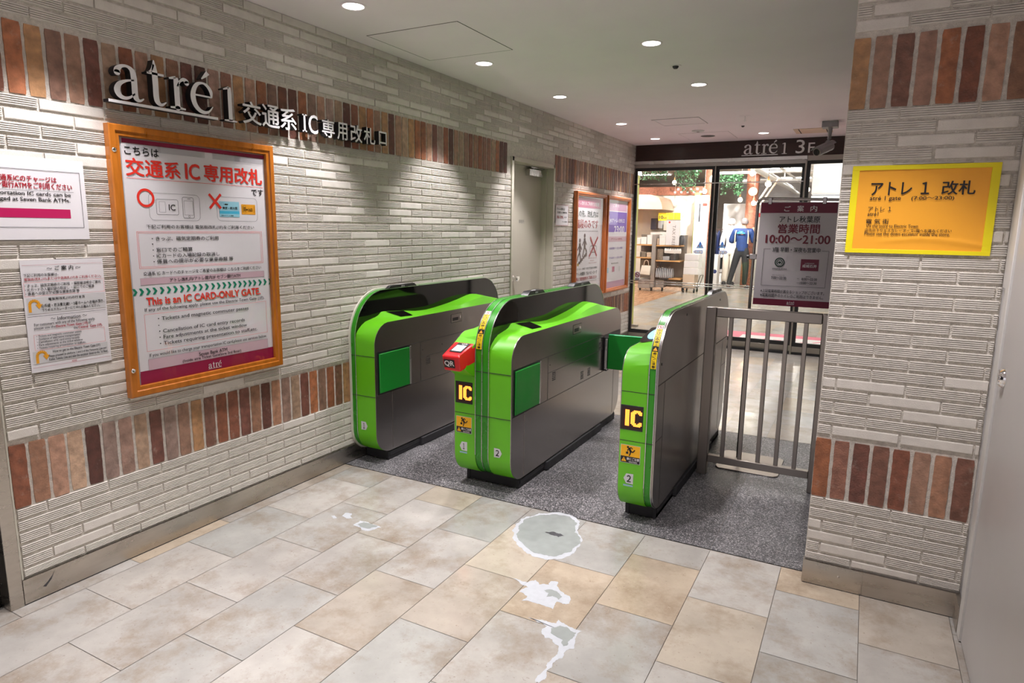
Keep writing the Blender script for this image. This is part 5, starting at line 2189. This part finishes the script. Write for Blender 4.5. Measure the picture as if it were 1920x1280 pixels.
def trunk(x, y, r_, z0, lab, lx, lz):
    t = thing('pillar', lab, 'pillar', (x, y, 0))
    q = MB()
    q.lathe([(r_, 0), (r_ * .98, 1.5), (r_ * .95, 2.4), (r_ * 1.08, SH - .2), (r_ * 1.3, SH - .001)], (x, y, 0), 'trunk_brick', 28)
    q.build('shaft', t)
    q = MB()
    q.lathe([(0, -.05), (.09, -.045), (.105, 0), (.10, .02)], (lx, y - r_ - .01, lz), 'lamp_warm', 20, 1)
    q.build('wall_lamp', t)


trunk(-1.0, 17.6, .165, 0, 'rust-coloured round pillar with half-moon lamp behind the left glass pane', -.92, 2.70)
trunk(.02, 17.6, .15, 0, 'rust-coloured round pillar with half-moon lamp behind the sliding door', .05, 2.38)


def foliage(x0, x1, y, z0, z1, n, lab, sd):
    r_ = random.Random(sd)
    q = MB()
    strands = max(5, int((x1 - x0) * 30))
    for s_ in range(strands):
        bx = r_.uniform(x0, x1)
        by = y + r_.uniform(-.25, .25)
        ln = (z1 - z0) * (r_.random() ** 1.5 * .9 + .1)
        q.tube([(bx, by, z1), (bx + r_.uniform(-.03, .03), by, z1 - ln * .5), (bx, by, z1 - ln)], .003, 'leaf_green', 5)
        for k in range(int(2.6 * n * ln / (z1 - z0)) + 6):
            c = Vector((bx + r_.uniform(-.07, .07), by + r_.uniform(-.07, .07), z1 - r_.random() ** 1.4 * ln))
            a = Vector((r_.uniform(-1, 1), r_.uniform(-1, 1), r_.uniform(-1.2, .3))).normalized()
            b = a.cross(Vector((r_.uniform(-1, 1), r_.uniform(-1, 1), r_.uniform(-1, 1)))).normalized()
            L, W = r_.uniform(.035, .065), r_.uniform(.018, .03)
            q.face([c, c + a * L * .5 + b * W, c + a * L, c + a * L * .5 - b * W], 'leaf_green')
    return tag(q.build('hanging_vine', recalc=False), lab, 'plant')


foliage(-2.55, -1.95, 16.9, 2.55, 3.1, 26, 'hanging green vines at the upper left of the glass front', 1)
foliage(-1.80, -1.15, 16.9, 2.25, 3.1, 30, 'long trailing green vines beside the left rust-coloured pillar', 2)
foliage(-.66, -.14, 16.9, 2.15, 2.75, 34, 'green vines hanging left of the pillar behind the sliding door', 3)

# goods wall at the back of the wooden-floored shop
q = MB()
q.box(-4.5, 18.0, 0, -1.22, 18.1, 2.34, 'shop_cream')
q.box(-4.5, 17.95, 2.34, -1.28, 18.1, 2.56, 'trunk_brick')
for k in range(7):
    for j in range(2):
        q.box(-2.05 + k * .17 + j * .085, 17.94, 2.385 + j * .08, -1.99 + k * .17 + j * .085, 17.95, 2.44 + j * .08, 'stickergrey')
struct(q.build('wall_goods', origin=(-3, 18, 0)))
q = MB()
lp = [(-3.6, 2.32), (-2.35, 2.30), (-2.12, 2.22), (-2.04, 2.05), (-2.02, 1.93), (-3.6, 1.96)]
q.prism(lp, 1, 16.8, 17.94, 'shop_peach')
struct(q.build('trim_8', origin=(-3, 17.5, 2)))
q = MB()
q.box(-1.34, 17.3, 0, -1.20, 17.45, 2.36, 'olive_post')
tag(q.build('display_post', bevel=.004), 'olive green post left of the white partition', 'post')
q = MB()
q.box(-.445, 9.45, 0, -.36, 9.55, 2.20, 'olive_post')
tag(q.build('display_post', bevel=.004), 'olive green post just inside the far left glass edge', 'post')
q = MB()
q.box(-.50, 9.30, 0, -.455, 9.7, 1.42, 'shop_grey')
q.box(-.50, 9.30, .0, -.22, 9.36, .03, 'shop_grey')
tag(q.build('shelf_end', bevel=.003), 'narrow grey shelf end beside the far left olive post', 'shelf')

# white partitions of the clothes shop
q = MB()
q.box(-1.16, 16.6, 0, -.84, 16.72, 2.26, 'shop_white')
q.rect(FY(16.597), -.97, 2.00, -.86, 2.07, 'red', 0)
q.rect(FY(16.597), -1.05, 1.62, -1.02, 2.06, 'ink', 0)
tag(q.build('partition', recalc=False), 'tall white partition with a red mark, left of the door mullion', 'partition')
q = MB()
q.box(-.90, 18.9, 0, .05, 19.05, 2.14, 'shop_white')
tag(q.build('partition', bevel=.004), 'wide white back partition above the clothes rail', 'partition')
q = MB()
q.box(.02, 18.5, 0, .22, 18.89, 2.12, 'shop_white')
q.rect(FY(18.497), .08, 1.78, .17, 1.88, 'red', 0)
tag(q.build('partition', recalc=False), 'narrow white panel with a red mark behind the standing person', 'partition')
q = MB()
for a, b in (((.28, 16.5, 2.02), (.62, 16.5, 2.62)), ((.38, 16.5, 2.02), (.74, 16.5, 2.62))):
    q.tube([a, b], .022, 'shop_peach', 8)
tag(q.build('timber_brace'), 'pale slanting timber brace right of the pillar', 'beam')
q = MB()
q.box(.30, 20.2, 1.15, 1.3, 20.3, 1.95, 'charcoal')
tag(q.build('wall_screen', bevel=.01), 'dark grey board high behind the standing person', 'board')
q = MB()
q.box(1.75, 12.4, 1.50, 3.2, 12.5, 2.02, 'light_box')
tag(q.build('light_box', bevel=.01), 'bright white lit board seen through the right glass pane', 'light box')
q = MB()
q.box(1.75, 12.3, 2.04, 3.3, 12.6, 2.75, 'shop_white')
tag(q.build('bulkhead', bevel=.01), 'plain white bulkhead over the lit board in the right pane', 'bulkhead')

# gondola shelf with goods
GY = 15.0
gd = thing('shelf_unit', 'brown-grey wheeled shelf unit with wooden shelves on the wooden floor', 'shelf', (-1.6, GY + .25, 0))
q = MB()
q.box(-1.72, GY, .09, -1.63, GY + .5, 1.31, 'shop_grey')
q.build('side_post', gd, bevel=.004)
for x0, x1, zz in ((-2.10, -1.73, 1.05), (-2.12, -1.73, .755), (-1.625, -1.08, 1.04), (-1.625, -1.06, .695), (-1.30, -1.03, .29)):
    q = MB()
    q.box(x0, GY + .03, zz, x1, GY + .45, zz + .03, 'shelf_wood')
    q.build('shelf', gd, bevel=.003)
q = MB()
q.box(-2.02, GY + .02, .06, -1.73, GY + .48, .27, 'shop_grey')
q.box(-1.625, GY + .12, .09, -1.43, GY + .48, .27, 'shop_grey')
q.box(-1.42, GY + .30, .10, -1.02, GY + .5, .28, 'basket_brown')
q.build('base', gd, bevel=.006)
q = MB()
q.box(-2.12, GY + .46, .27, -1.73, GY + .48, 1.30, 'basket_brown')
q.box(-1.625, GY + .46, .27, -1.02, GY + .48, 1.30, 'shop_grey')
q.build('back_panel', gd)
for wx, wy in ((-1.70, GY + .05), (-1.47, GY + .15), (-1.98, GY + .08), (-1.06, GY + .42)):
    q = MB()
    q.lathe([(0, -.015), (.035, -.015), (.042, -.008), (.042, .008), (.035, .015), (0, .015)], (wx, wy, .0425), 'black_rubber', 16, 0)
    q.box(wx - .02, wy - .02, .05, wx + .02, wy + .02, .095, 'charcoal')
    q.build('caster', gd)


def carton(x0, x1, z0, z1, y0, y1, mt, lab, lid=True):
    t = MB()
    t.box(x0, y0, z0, x1, y1, z1, mt)
    o = tag(t.build('storage_box', bevel=.006), lab, 'box', 'boxes and baskets on the shelf unit')
    if lid:
        t = MB()
        t.box(x0 - .003, y0 - .003, z1 - .03, x1 + .003, y1 + .003, z1 + .004, mt)
        t.build('lid', o, bevel=.004)
    return o


carton(-2.09, -2.02, 1.081, 1.22, GY + .06, GY + .35, 'shop_white', 'narrow white box at the left end of the top shelf')
carton(-2.005, -1.87, 1.081, 1.24, GY + .05, GY + .35, 'shop_white', 'low white box in the middle of the left top shelf')
carton(-1.855, -1.735, 1.081, 1.29, GY + .05, GY + .35, 'shop_white', 'taller white box against the post on the left top shelf')
carton(-1.62, -1.575, 1.071, 1.22, GY + .05, GY + .35, 'card_tan', 'thin tan box right of the post on the top shelf', False)
carton(-1.565, -1.42, 1.071, 1.29, GY + .05, GY + .35, 'shop_white', 'large pale box right of the post on the top shelf')
carton(-1.41, -1.12, 1.071, 1.29, GY + .05, GY + .35, 'shop_white', 'widest pale box under the hanging banner on the top shelf')
carton(-2.09, -2.01, .786, .90, GY + .05, GY + .35, 'bag_white', 'white basket at the left end of the middle shelf')
carton(-1.98, -1.87, .786, .90, GY + .05, GY + .35, 'basket_brown', 'brown basket in the middle of the left middle shelf')
carton(-1.85, -1.74, .786, .89, GY + .05, GY + .35, 'card_tan', 'tan woven basket against the post on the middle shelf')
carton(-1.61, -1.47, .726, .98, GY + .08, GY + .35, 'basket_brown', 'tall brown case standing right of the post on the middle shelf', False)
carton(-1.46, -1.31, .726, .81, GY + .04, GY + .35, 'bag_grey', 'low grey drawer on the right middle shelf')
carton(-1.30, -1.17, .726, .88, GY + .06, GY + .35, 'charcoal', 'black box at the right end of the middle shelf', False)
# tote bag hung on the unit
tb = thing('tote_bag', 'white canvas tote bag hanging on the left of the shelf unit', 'bag', (-1.82, GY - .04 - .02, .38))
q = MB()
q.loft([[(-1.95, GY - .04 - .045, .39), (-1.72, GY - .04 - .045, .375), (-1.72, GY - .04 + .0, .375), (-1.95, GY - .04 + .0, .39)], [(-1.93, GY - .04 - .06, .5), (-1.71, GY - .04 - .06, .49), (-1.71, GY - .04 + .01, .49), (-1.93, GY - .04 + .01, .5)],
        [(-1.915, GY - .04 - .03, .60), (-1.705, GY - .04 - .03, .595), (-1.705, GY - .04 - .01, .595), (-1.915, GY - .04 - .01, .60)]], 'bag_white')
q.build('pouch', tb, bevel=.006)
q = MB()
q.tube(catmull([(-1.87, GY - .04 - .03, .59), (-1.85, GY - .04 - .035, .69), (-1.81, GY - .04 - .035, .715), (-1.77, GY - .04 - .035, .69), (-1.75, GY - .04 - .03, .59)]), .010, 'card_tan', 8)
q.build('handle', tb)
# row of grey bags on a rail
for k in range(9):
    bx = -1.585 + k * .043
    t = thing('hanging_pack', ('leftmost grey pack of the low hanging row' if k == 0 else 'rightmost grey pack of the low hanging row' if k == 8 else
                               ['', 'second', 'third', 'fourth', 'fifth', 'sixth', 'seventh', 'eighth'][k] + ' grey pack from the left in the low hanging row'), 'bag', (bx, GY + .1, .33), 'grey packs hanging in a row')
    q = MB()
    q.loft([[(bx - .014, GY + .0, .33), (bx + .014, GY + .0, .33), (bx + .014, GY + .2, .33), (bx - .014, GY + .2, .33)], [(bx - .018, GY + .0, .43), (bx + .018, GY + .0, .43), (bx + .018, GY + .2, .43), (bx - .018, GY + .2, .43)],
            [(bx - .006, GY + .02, .54), (bx + .006, GY + .02, .54), (bx + .006, GY + .18, .54), (bx - .006, GY + .18, .54)]], 'bag_grey')
    q.build('pouch', t)
    q = MB()
    q.tube([(bx, GY + .1, .538), (bx, GY + .1, .575), (bx + .008, GY + .1, .585)], .003, 'silver', 6)
    q.build('hook', t)
# clear packets above
rr = random.Random(6)
for k in range(7):
    bx = -1.40 + k * .055
    q = MB()
    q.loft([[(bx - .025, GY + .02, .89 + rr.uniform(-.01, .01)), (bx + .025, GY + .02, .89), (bx + .02, GY + .05, .89), (bx - .02, GY + .05, .89)], [(bx - .027, GY + .0, .95), (bx + .027, GY + .0, .95), (bx + .02, GY + .06, .95), (bx - .02, GY + .06, .95)],
            [(bx - .02, GY + .025, 1.0), (bx + .02, GY + .025, 1.0), (bx + .02, GY + .035, 1.0), (bx - .02, GY + .035, 1.0)]], 'shop_white')
    tag(q.build('goods_packet'), ['leftmost', 'second', 'third', 'fourth', 'fifth', 'sixth', 'rightmost'][k] + ' small white packet in the row under the wide pale box', 'packet', 'white packets hung under the top shelf')
# upper goods hung on the back wall
for k, (x0, x1, z0, z1, mt, lab) in enumerate([(-2.60, -2.42, 1.42, 1.72, 'charcoal', 'dark print hung on the back wall at the far left'), (-2.40, -2.28, 1.45, 1.70, 'stickergrey', 'grey framed print hung beside the dark print'),
                                              (-2.25, -2.14, 1.40, 1.58, 'bag_white', 'pale pouch hung under the yellow discount sign'), (-2.10, -1.98, 1.30, 1.56, 'charcoal', 'black pouch hung under the yellow discount sign'),
                                              (-1.95, -1.84, 1.28, 1.60, 'bag_grey', 'tall grey pouch hung left of the banner'), (-1.42, -1.32, 1.25, 1.60, 'bag_white', 'pale bag hung right of the banner'),
                                              (-2.60, -2.10, 1.10, 1.36, 'shop_white', 'blank white board standing above the top shelf')]):
    q = MB()
    q.box(x0, 17.80, z0, x1, 17.99, z1, mt)
    tag(q.build('display_item', bevel=.012), lab, 'goods')
q = MB()
q.loft([[(-1.115, GY + .0, 1.08), (-1.0, GY + .0, 1.08), (-1.0, GY + .2, 1.08), (-1.115, GY + .2, 1.08)], [(-1.12, GY, 1.2), (-.985, GY, 1.2), (-.985, GY + .2, 1.2), (-1.12, GY + .2, 1.2)], [(-1.09, GY + .05, 1.30), (-1.02, GY + .05, 1.30), (-1.02, GY + .15, 1.30), (-1.09, GY + .15, 1.30)]], 'charcoal')
tag(q.build('backpack', bevel=.015), 'black backpack at the right end of the top shelf', 'bag')
for i_, (x0, x1) in enumerate(((-2.17, -1.93), (-1.92, -1.60))):
    q = MB()
    q.box(x0, 17.0, 1.65, x1, 17.012, 1.85, 'signyellow')
    if i_ == 0:
        q.text(FY(16.998), '10', x0 + .025, 1.735, .10, .085, 'ink', 2, .001)
        q.text(FY(16.998), '%OFF', x0 + .13, 1.715, .085, .035, 'ink', 1, .001)
    tag(q.build('discount_sign', recalc=False), ['yellow 10%OFF sign over the shelves', 'plain yellow sign half behind the tax free banner'][i_], 'sign')
tf = thing('hanging_banner', 'tall white TAX FREE banner in front of the shelves', 'banner', (-1.225, 14.9, 1.08))
q = MB()
q.box(-1.375, 14.9, 1.08, -1.075, 14.915, 1.63, 'paper')
q.disc(FY(14.898), -1.31, 1.585, .022, 'red', .0, 18)
F = (Vector((-1.20, 14.898, 1.52)), -Z, X, -Y)
q.text(F, 'TAX FREE', 0, 0, .46, .068, 'grey', 0, .001)
q.build('cloth', tf, recalc=False)
q = MB()
q.box(-1.385, 14.895, 1.63, -1.065, 14.92, 1.645, 'shop_grey')
q.tube([(-1.225, 14.908, 1.645), (-1.225, 14.908, SH)], .003, 'silver', 6)
q.build('rail', tf)
# stacked clear crates on a trolley
cr = thing('trolley', 'low trolley with a tan box beside the white crates', 'trolley', (-.85, 15.3, 0))
q = MB()
q.box(-1.0, 15.15, .10, -.72, 15.55, .12, 'shop_grey')
for wx, wy in ((-.98, 15.18), (-.74, 15.18), (-.98, 15.5), (-.74, 15.5)):
    q.lathe([(0, -.012), (.04, -.012), (.04, .012), (0, .012)], (wx, wy, .04), 'black_rubber', 14, 0)
    q.box(wx - .01, wy - .01, .06, wx + .01, wy + .01, .10, 'charcoal')
q.build('deck', cr)
q = MB()
q.tube([(-.70, 15.2, .11), (-.62, 15.2, .40)], .008, 'charcoal', 8)
q.tube([(-.70, 15.5, .11), (-.62, 15.5, .40)], .008, 'charcoal', 8)
q.tube([(-.62, 15.2, .40), (-.62, 15.5, .40)], .008, 'charcoal', 8)
q.build('handle', cr)
q = MB()
q.box(-1.0, 15.14, .121, -.74, 15.54, .415, 'card_tan')
tag(q.build('carton', bevel=.006), 'tan carton lying on the low trolley', 'box')
for k in range(3):
    q = MB()
    q.box(-1.0 + k * .005, 15.16, .417 + k * .157, -.66 - k * .006, 15.52, .57 + k * .157, 'shop_white')
    q.box(-.99 + k * .005, 15.157, .43 + k * .157, -.67 - k * .006, 15.163, .55 + k * .157, 'paper')
    tag(q.build('crate', bevel=.01), ['bottom', 'middle', 'top'][k] + ' white crate of the stack on the tan carton', 'crate', 'white crates stacked on the carton')

# clothes rail with navy garments
rk = thing('clothes_rail', 'white clothes rail behind the sliding door mullion', 'clothes rail', (-.7, 18.2, 0))
q = MB()
for a, b in (((-1.05, 18.2, .02), (-1.05, 18.2, 1.45)), ((-.55, 18.2, .02), (-.55, 18.2, 1.45)), ((-1.05, 18.2, 1.45), (-.55, 18.2, 1.45)), ((-1.05, 18.0, .015), (-1.05, 18.4, .015)), ((-.55, 18.0, .015), (-.55, 18.4, .015)), ((-1.05, 18.2, .3), (-.55, 18.2, .3))):
    q.tube([a, b], .012, 'silver', 8)
q.build('frame', rk)
for k in range(6):
    gx_ = -1.02 + k * .088
    t = thing('hanging_garment', ('leftmost navy jacket on the clothes rail', 'second navy jacket from the left on the clothes rail', 'third dark jacket from the left on the clothes rail', 'fourth black coat on the clothes rail', 'fifth long black coat on the clothes rail', 'rightmost long black coat on the clothes rail')[k], 'clothes', (gx_, 18.2, .8), 'garments on the clothes rail')
    mt = 'navy' if k < 3 else 'charcoal'
    lo_ = .78 if k < 3 else .40
    q = MB()
    ls = []
    for z_, w_, d_ in ((lo_, .19, .033), ((lo_ + 1.3) / 2, .19, .036), (1.25, .20, .033), (1.36, .15, .025), (1.41, .05, .015)):
        ls.append([(gx_ + d_ * math.cos(2 * PI * i / 12), 18.2 + w_ * math.sin(2 * PI * i / 12), z_) for i in range(12)])
    q.loft(ls, mt)
    q.build('cloth', t)
    q = MB()
    q.tube([(gx_, 18.2, 1.405), (gx_, 18.2, 1.44), (gx_ + .01, 18.2, 1.465)], .003, 'silver', 6)
    q.build('hanger_hook', t)
q = MB()
q.box(-.78, 17.0, 0, -.60, 17.3, .82, 'shop_white')
q.disc(FY(16.998), -.66, .40, .05, 'navy', 0, 18)
tag(q.build('plinth_block', recalc=False), 'white display block at the foot of the clothes rail', 'plinth')


# ------------------------------------------------------------------ the standing person and the dummy
def skin_mesh(name, P, E, mat, parent, origin, sub=2, root=0):
    me = bpy.data.meshes.new(name)
    o3 = Vector(origin)
    me.from_pydata([tuple(Vector(p[:3]) - o3) for p in P], E, [])
    me.materials.append(M(mat))
    o = bpy.data.objects.new(name, me)
    COL.objects.link(o)
    sk_ = o.modifiers.new('skin', 'SKIN')
    sk_.use_smooth_shade = True
    sv = me.skin_vertices[0].data
    for i, p in enumerate(P):
        rx = p[3]
        ry = p[4] if len(p) > 4 else rx
        sv[i].radius = (rx, ry)
        sv[i].use_root = (i == root)
    su = o.modifiers.new('sub', 'SUBSURF')
    su.levels = su.render_levels = sub
    if parent:
        o.parent = parent
    else:
        o.location = o3
    ORG[o.name] = o3
    return o


def figure(label, ox, oy, hgt, mats, pose):
    """one person or dummy; pose gives the limb joints relative to the feet centre at height 1.70"""
    s = hgt / 1.70
    O = Vector((ox, oy, 0))
    t = thing(pose['name'], label, pose['cat'], (ox, oy, 0))

    def A(p):
        return (ox + p[0] * s, oy + p[1] * s, p[2] * s) + tuple(r * s for r in p[3:])
    J = pose['J']
    body = ['pelvis', 'waist', 'chest', 'neck0', 'neck1', 'head0', 'head1', 'shL', 'elL', 'wrL', 'haL', 'shR', 'elR', 'wrR', 'haR', 'hipL', 'knL', 'anL', 'toL', 'hipR', 'knR', 'anR', 'toR']
    links = [(0, 1), (1, 2), (2, 3), (3, 4), (4, 5), (5, 6), (2, 7), (7, 8), (8, 9), (9, 10), (2, 11), (11, 12), (12, 13), (13, 14), (0, 15), (15, 16), (16, 17), (17, 18), (0, 19), (19, 20), (20, 21), (21, 22)]
    skin_mesh('body', [A(J[k]) for k in body], links, mats['skin'], t, O)

    def part(name, keys, ls, mat, grow):
        return skin_mesh(name, [A(tuple(J[k][:3]) + tuple(r + grow for r in J[k][3:])) for k in keys], ls, mat, t, O)
    part('jacket', ['waist', 'chest', 'shL', 'elL', 'wrL', 'shR', 'elR', 'wrR', 'hem', 'neck0'], [(0, 1), (1, 2), (2, 3), (3, 4), (1, 5), (5, 6), (6, 7), (0, 8), (1, 9)], mats['top'], .024)
    part('trousers', ['pelvis', 'hipL', 'knL', 'anL', 'hipR', 'knR', 'anR', 'waist'], [(0, 1), (1, 2), (2, 3), (0, 4), (4, 5), (5, 6), (0, 7)], mats['legs'], .016)
    for sd_ in 'LR':
        part('shoe', ['an' + sd_, 'to' + sd_], [(0, 1)], mats['shoe'], .014)
    hx = A(J['head1'])
    q = MB()
    ls = []
    hr = .088 * s
    hc = Vector(A(J['headc'])[:3])
    for k in range(9):
        ph = math.radians(-18 + 108 * k / 8)
        ls.append([hc + Vector((hr * 1.0 * math.cos(ph) * math.cos(2 * PI * i / 20), hr * 1.18 * math.cos(ph) * math.sin(2 * PI * i / 20) - .012 * s, hr * 1.22 * math.sin(ph))) for i in range(20)])
    q.loft(ls, mats['hair'])
    q.build(pose.get('hairname', 'hair'), t)
    # face: nose, ears
    q = MB()
    f_ = pose.get('face', 1)
    q.lathe([(0, 0), (.014 * s, .004 * s), (.010 * s, .02 * s), (0, .026 * s)], hc + Vector((0, f_ * .092 * s, -.045 * s)), mats['skin'], 10, 1)
    for e_ in (-1, 1):
        q.lathe([(.0, -.006 * s), (.022 * s, -.004 * s), (.026 * s, .003 * s), (0, .006 * s)], hc + Vector((e_ * .082 * s, 0, -.035 * s)), mats['skin'], 12, 0)
    q.build('face_details', t)
    # fingers
    for sd_ in 'LR':
        h0, h1 = Vector(A(J['wr' + sd_])[:3]), Vector(A(J['ha' + sd_])[:3])
        d = (h1 - h0).normalized()
        side = d.cross(Z).normalized()
        pts, ed = [], []
        for k in range(4):
            b = h1 + side * (.026 - .017 * k) * s
            L = (.068, .076, .072, .058)[k] * s
            n = len(pts)
            pts += [(*b, .0085 * s), (*(b + d * L * .5 + Z * .006 * s), .008 * s), (*(b + d * L - Z * .008 * s), .0065 * s)]
            ed += [(n, n + 1), (n + 1, n + 2)]
        b = h0 + (h1 - h0) * .5 + side * .035 * s
        n = len(pts)
        pts += [(*b, .010 * s), (*(b + d * .03 * s + side * .02 * s), .0095 * s), (*(b + d * .055 * s + side * .022 * s), .0075 * s)]
        ed += [(n, n + 1), (n + 1, n + 2)]
        q = MB()
        for a in range(0, len(pts), 3):
            q.tube([pts[a][:3], pts[a + 1][:3], pts[a + 2][:3]], [pts[a][3], pts[a + 1][3], pts[a + 2][3]], mats['skin'], 8)
        q.build('fingers', t)
    return t, A


POSE = {'name': 'person', 'cat': 'person', 'face': 1, 'J': {
    'pelvis': (0, 0, .93, .11, .085), 'waist': (0, .0, 1.08, .125, .09), 'hem': (0, 0, .89, .155, .12), 'chest': (.0, .01, 1.30, .165, .11), 'neck0': (.015, .01, 1.46, .06, .06), 'neck1': (.02, .02, 1.52, .052, .052),
    'head0': (.025, .025, 1.585, .074, .085), 'head1': (.025, .03, 1.645, .07, .08), 'headc': (.025, .025, 1.605),
    'shL': (-.19, .0, 1.385, .062, .062), 'elL': (-.27, .03, 1.12, .05, .05), 'wrL': (-.17, .24, 1.22, .034, .034), 'haL': (-.13, .30, 1.26, .030, .020),
    'shR': (.19, .0, 1.385, .062, .062), 'elR': (.265, .04, 1.13, .05, .05), 'wrR': (.20, .25, 1.36, .034, .034), 'haR': (.19, .29, 1.43, .030, .020),
    'hipL': (-.085, 0, .86, .082, .088), 'knL': (-.17, -.02, .48, .062, .062), 'anL': (-.235, -.12, .085, .042, .042), 'toL': (-.25, .03, .042, .040, .034),
    'hipR': (.085, 0, .86, .082, .088), 'knR': (.12, .02, .48, .062, .062), 'anR': (.115, .0, .085, .042, .042), 'toR': (.19, .13, .042, .040, .034)}}
pt_, PA = figure('person seen from behind in blue vest and dark trousers, arms raised in front', -.03, 16.9, 1.72,
                 {'skin': 'skin_tone', 'top': 'vest_blue', 'legs': 'trouser_dark', 'shoe': 'shoe_black', 'hair': 'hair_grey'}, POSE)
q = MB()
for sx in (-1, 1):
    q.tube([PA((sx * .135, -.125, 1.41))[:3], PA((sx * .15, -.150, 1.30))[:3], PA((sx * .15, -.135, 1.10))[:3]], .014, 'strap_beige', 8)
q.build('shoulder_straps', pt_)
q = MB()
q.box(*PA((-.11, -.152, 1.335))[:3], *PA((.07, -.135, 1.362))[:3], 'cyan')
q.box(*PA((-.07, -.150, 1.378))[:3], *PA((.03, -.13, 1.395))[:3], 'cyan')
q.build('back_print', pt_)

DPOSE = {'name': 'mannequin', 'cat': 'mannequin', 'face': -1, 'hairname': 'cap', 'J': {
    'pelvis': (0, 0, .93, .115, .09), 'waist': (0, .0, 1.08, .10, .08), 'hem': (0, 0, .88, .15, .11), 'chest': (.0, .01, 1.30, .13, .09), 'neck0': (0, .0, 1.46, .05, .05), 'neck1': (0, .0, 1.52, .045, .045),
    'head0': (0, 0, 1.585, .07, .08), 'head1': (0, 0, 1.645, .065, .075), 'headc': (0, 0, 1.605),
    'shL': (-.165, .0, 1.385, .055, .055), 'elL': (-.21, .0, 1.10, .045, .045), 'wrL': (-.20, -.06, .86, .03, .03), 'haL': (-.195, -.08, .80, .026, .018),
    'shR': (.165, .0, 1.385, .055, .055), 'elR': (.21, .0, 1.10, .045, .045), 'wrR': (.20, -.06, .86, .03, .03), 'haR': (.195, -.08, .80, .026, .018),
    'hipL': (-.085, 0, .86, .085, .085), 'knL': (-.09, 0, .48, .07, .07), 'anL': (-.10, 0, .085, .06, .06), 'toL': (-.10, -.12, .045, .036, .03),
    'hipR': (.085, 0, .86, .085, .085), 'knR': (.09, 0, .48, .07, .07), 'anR': (.10, 0, .085, .06, .06), 'toR': (.10, -.12, .045, .036, .03)}}
figure('white dressed shop dummy with pale cap beside the clothes rail', -.42, 17.6, 1.72,
       {'skin': 'shop_white', 'top': 'dress_white', 'legs': 'dress_beige', 'shoe': 'shoe_black', 'hair': 'dress_white'}, DPOSE)
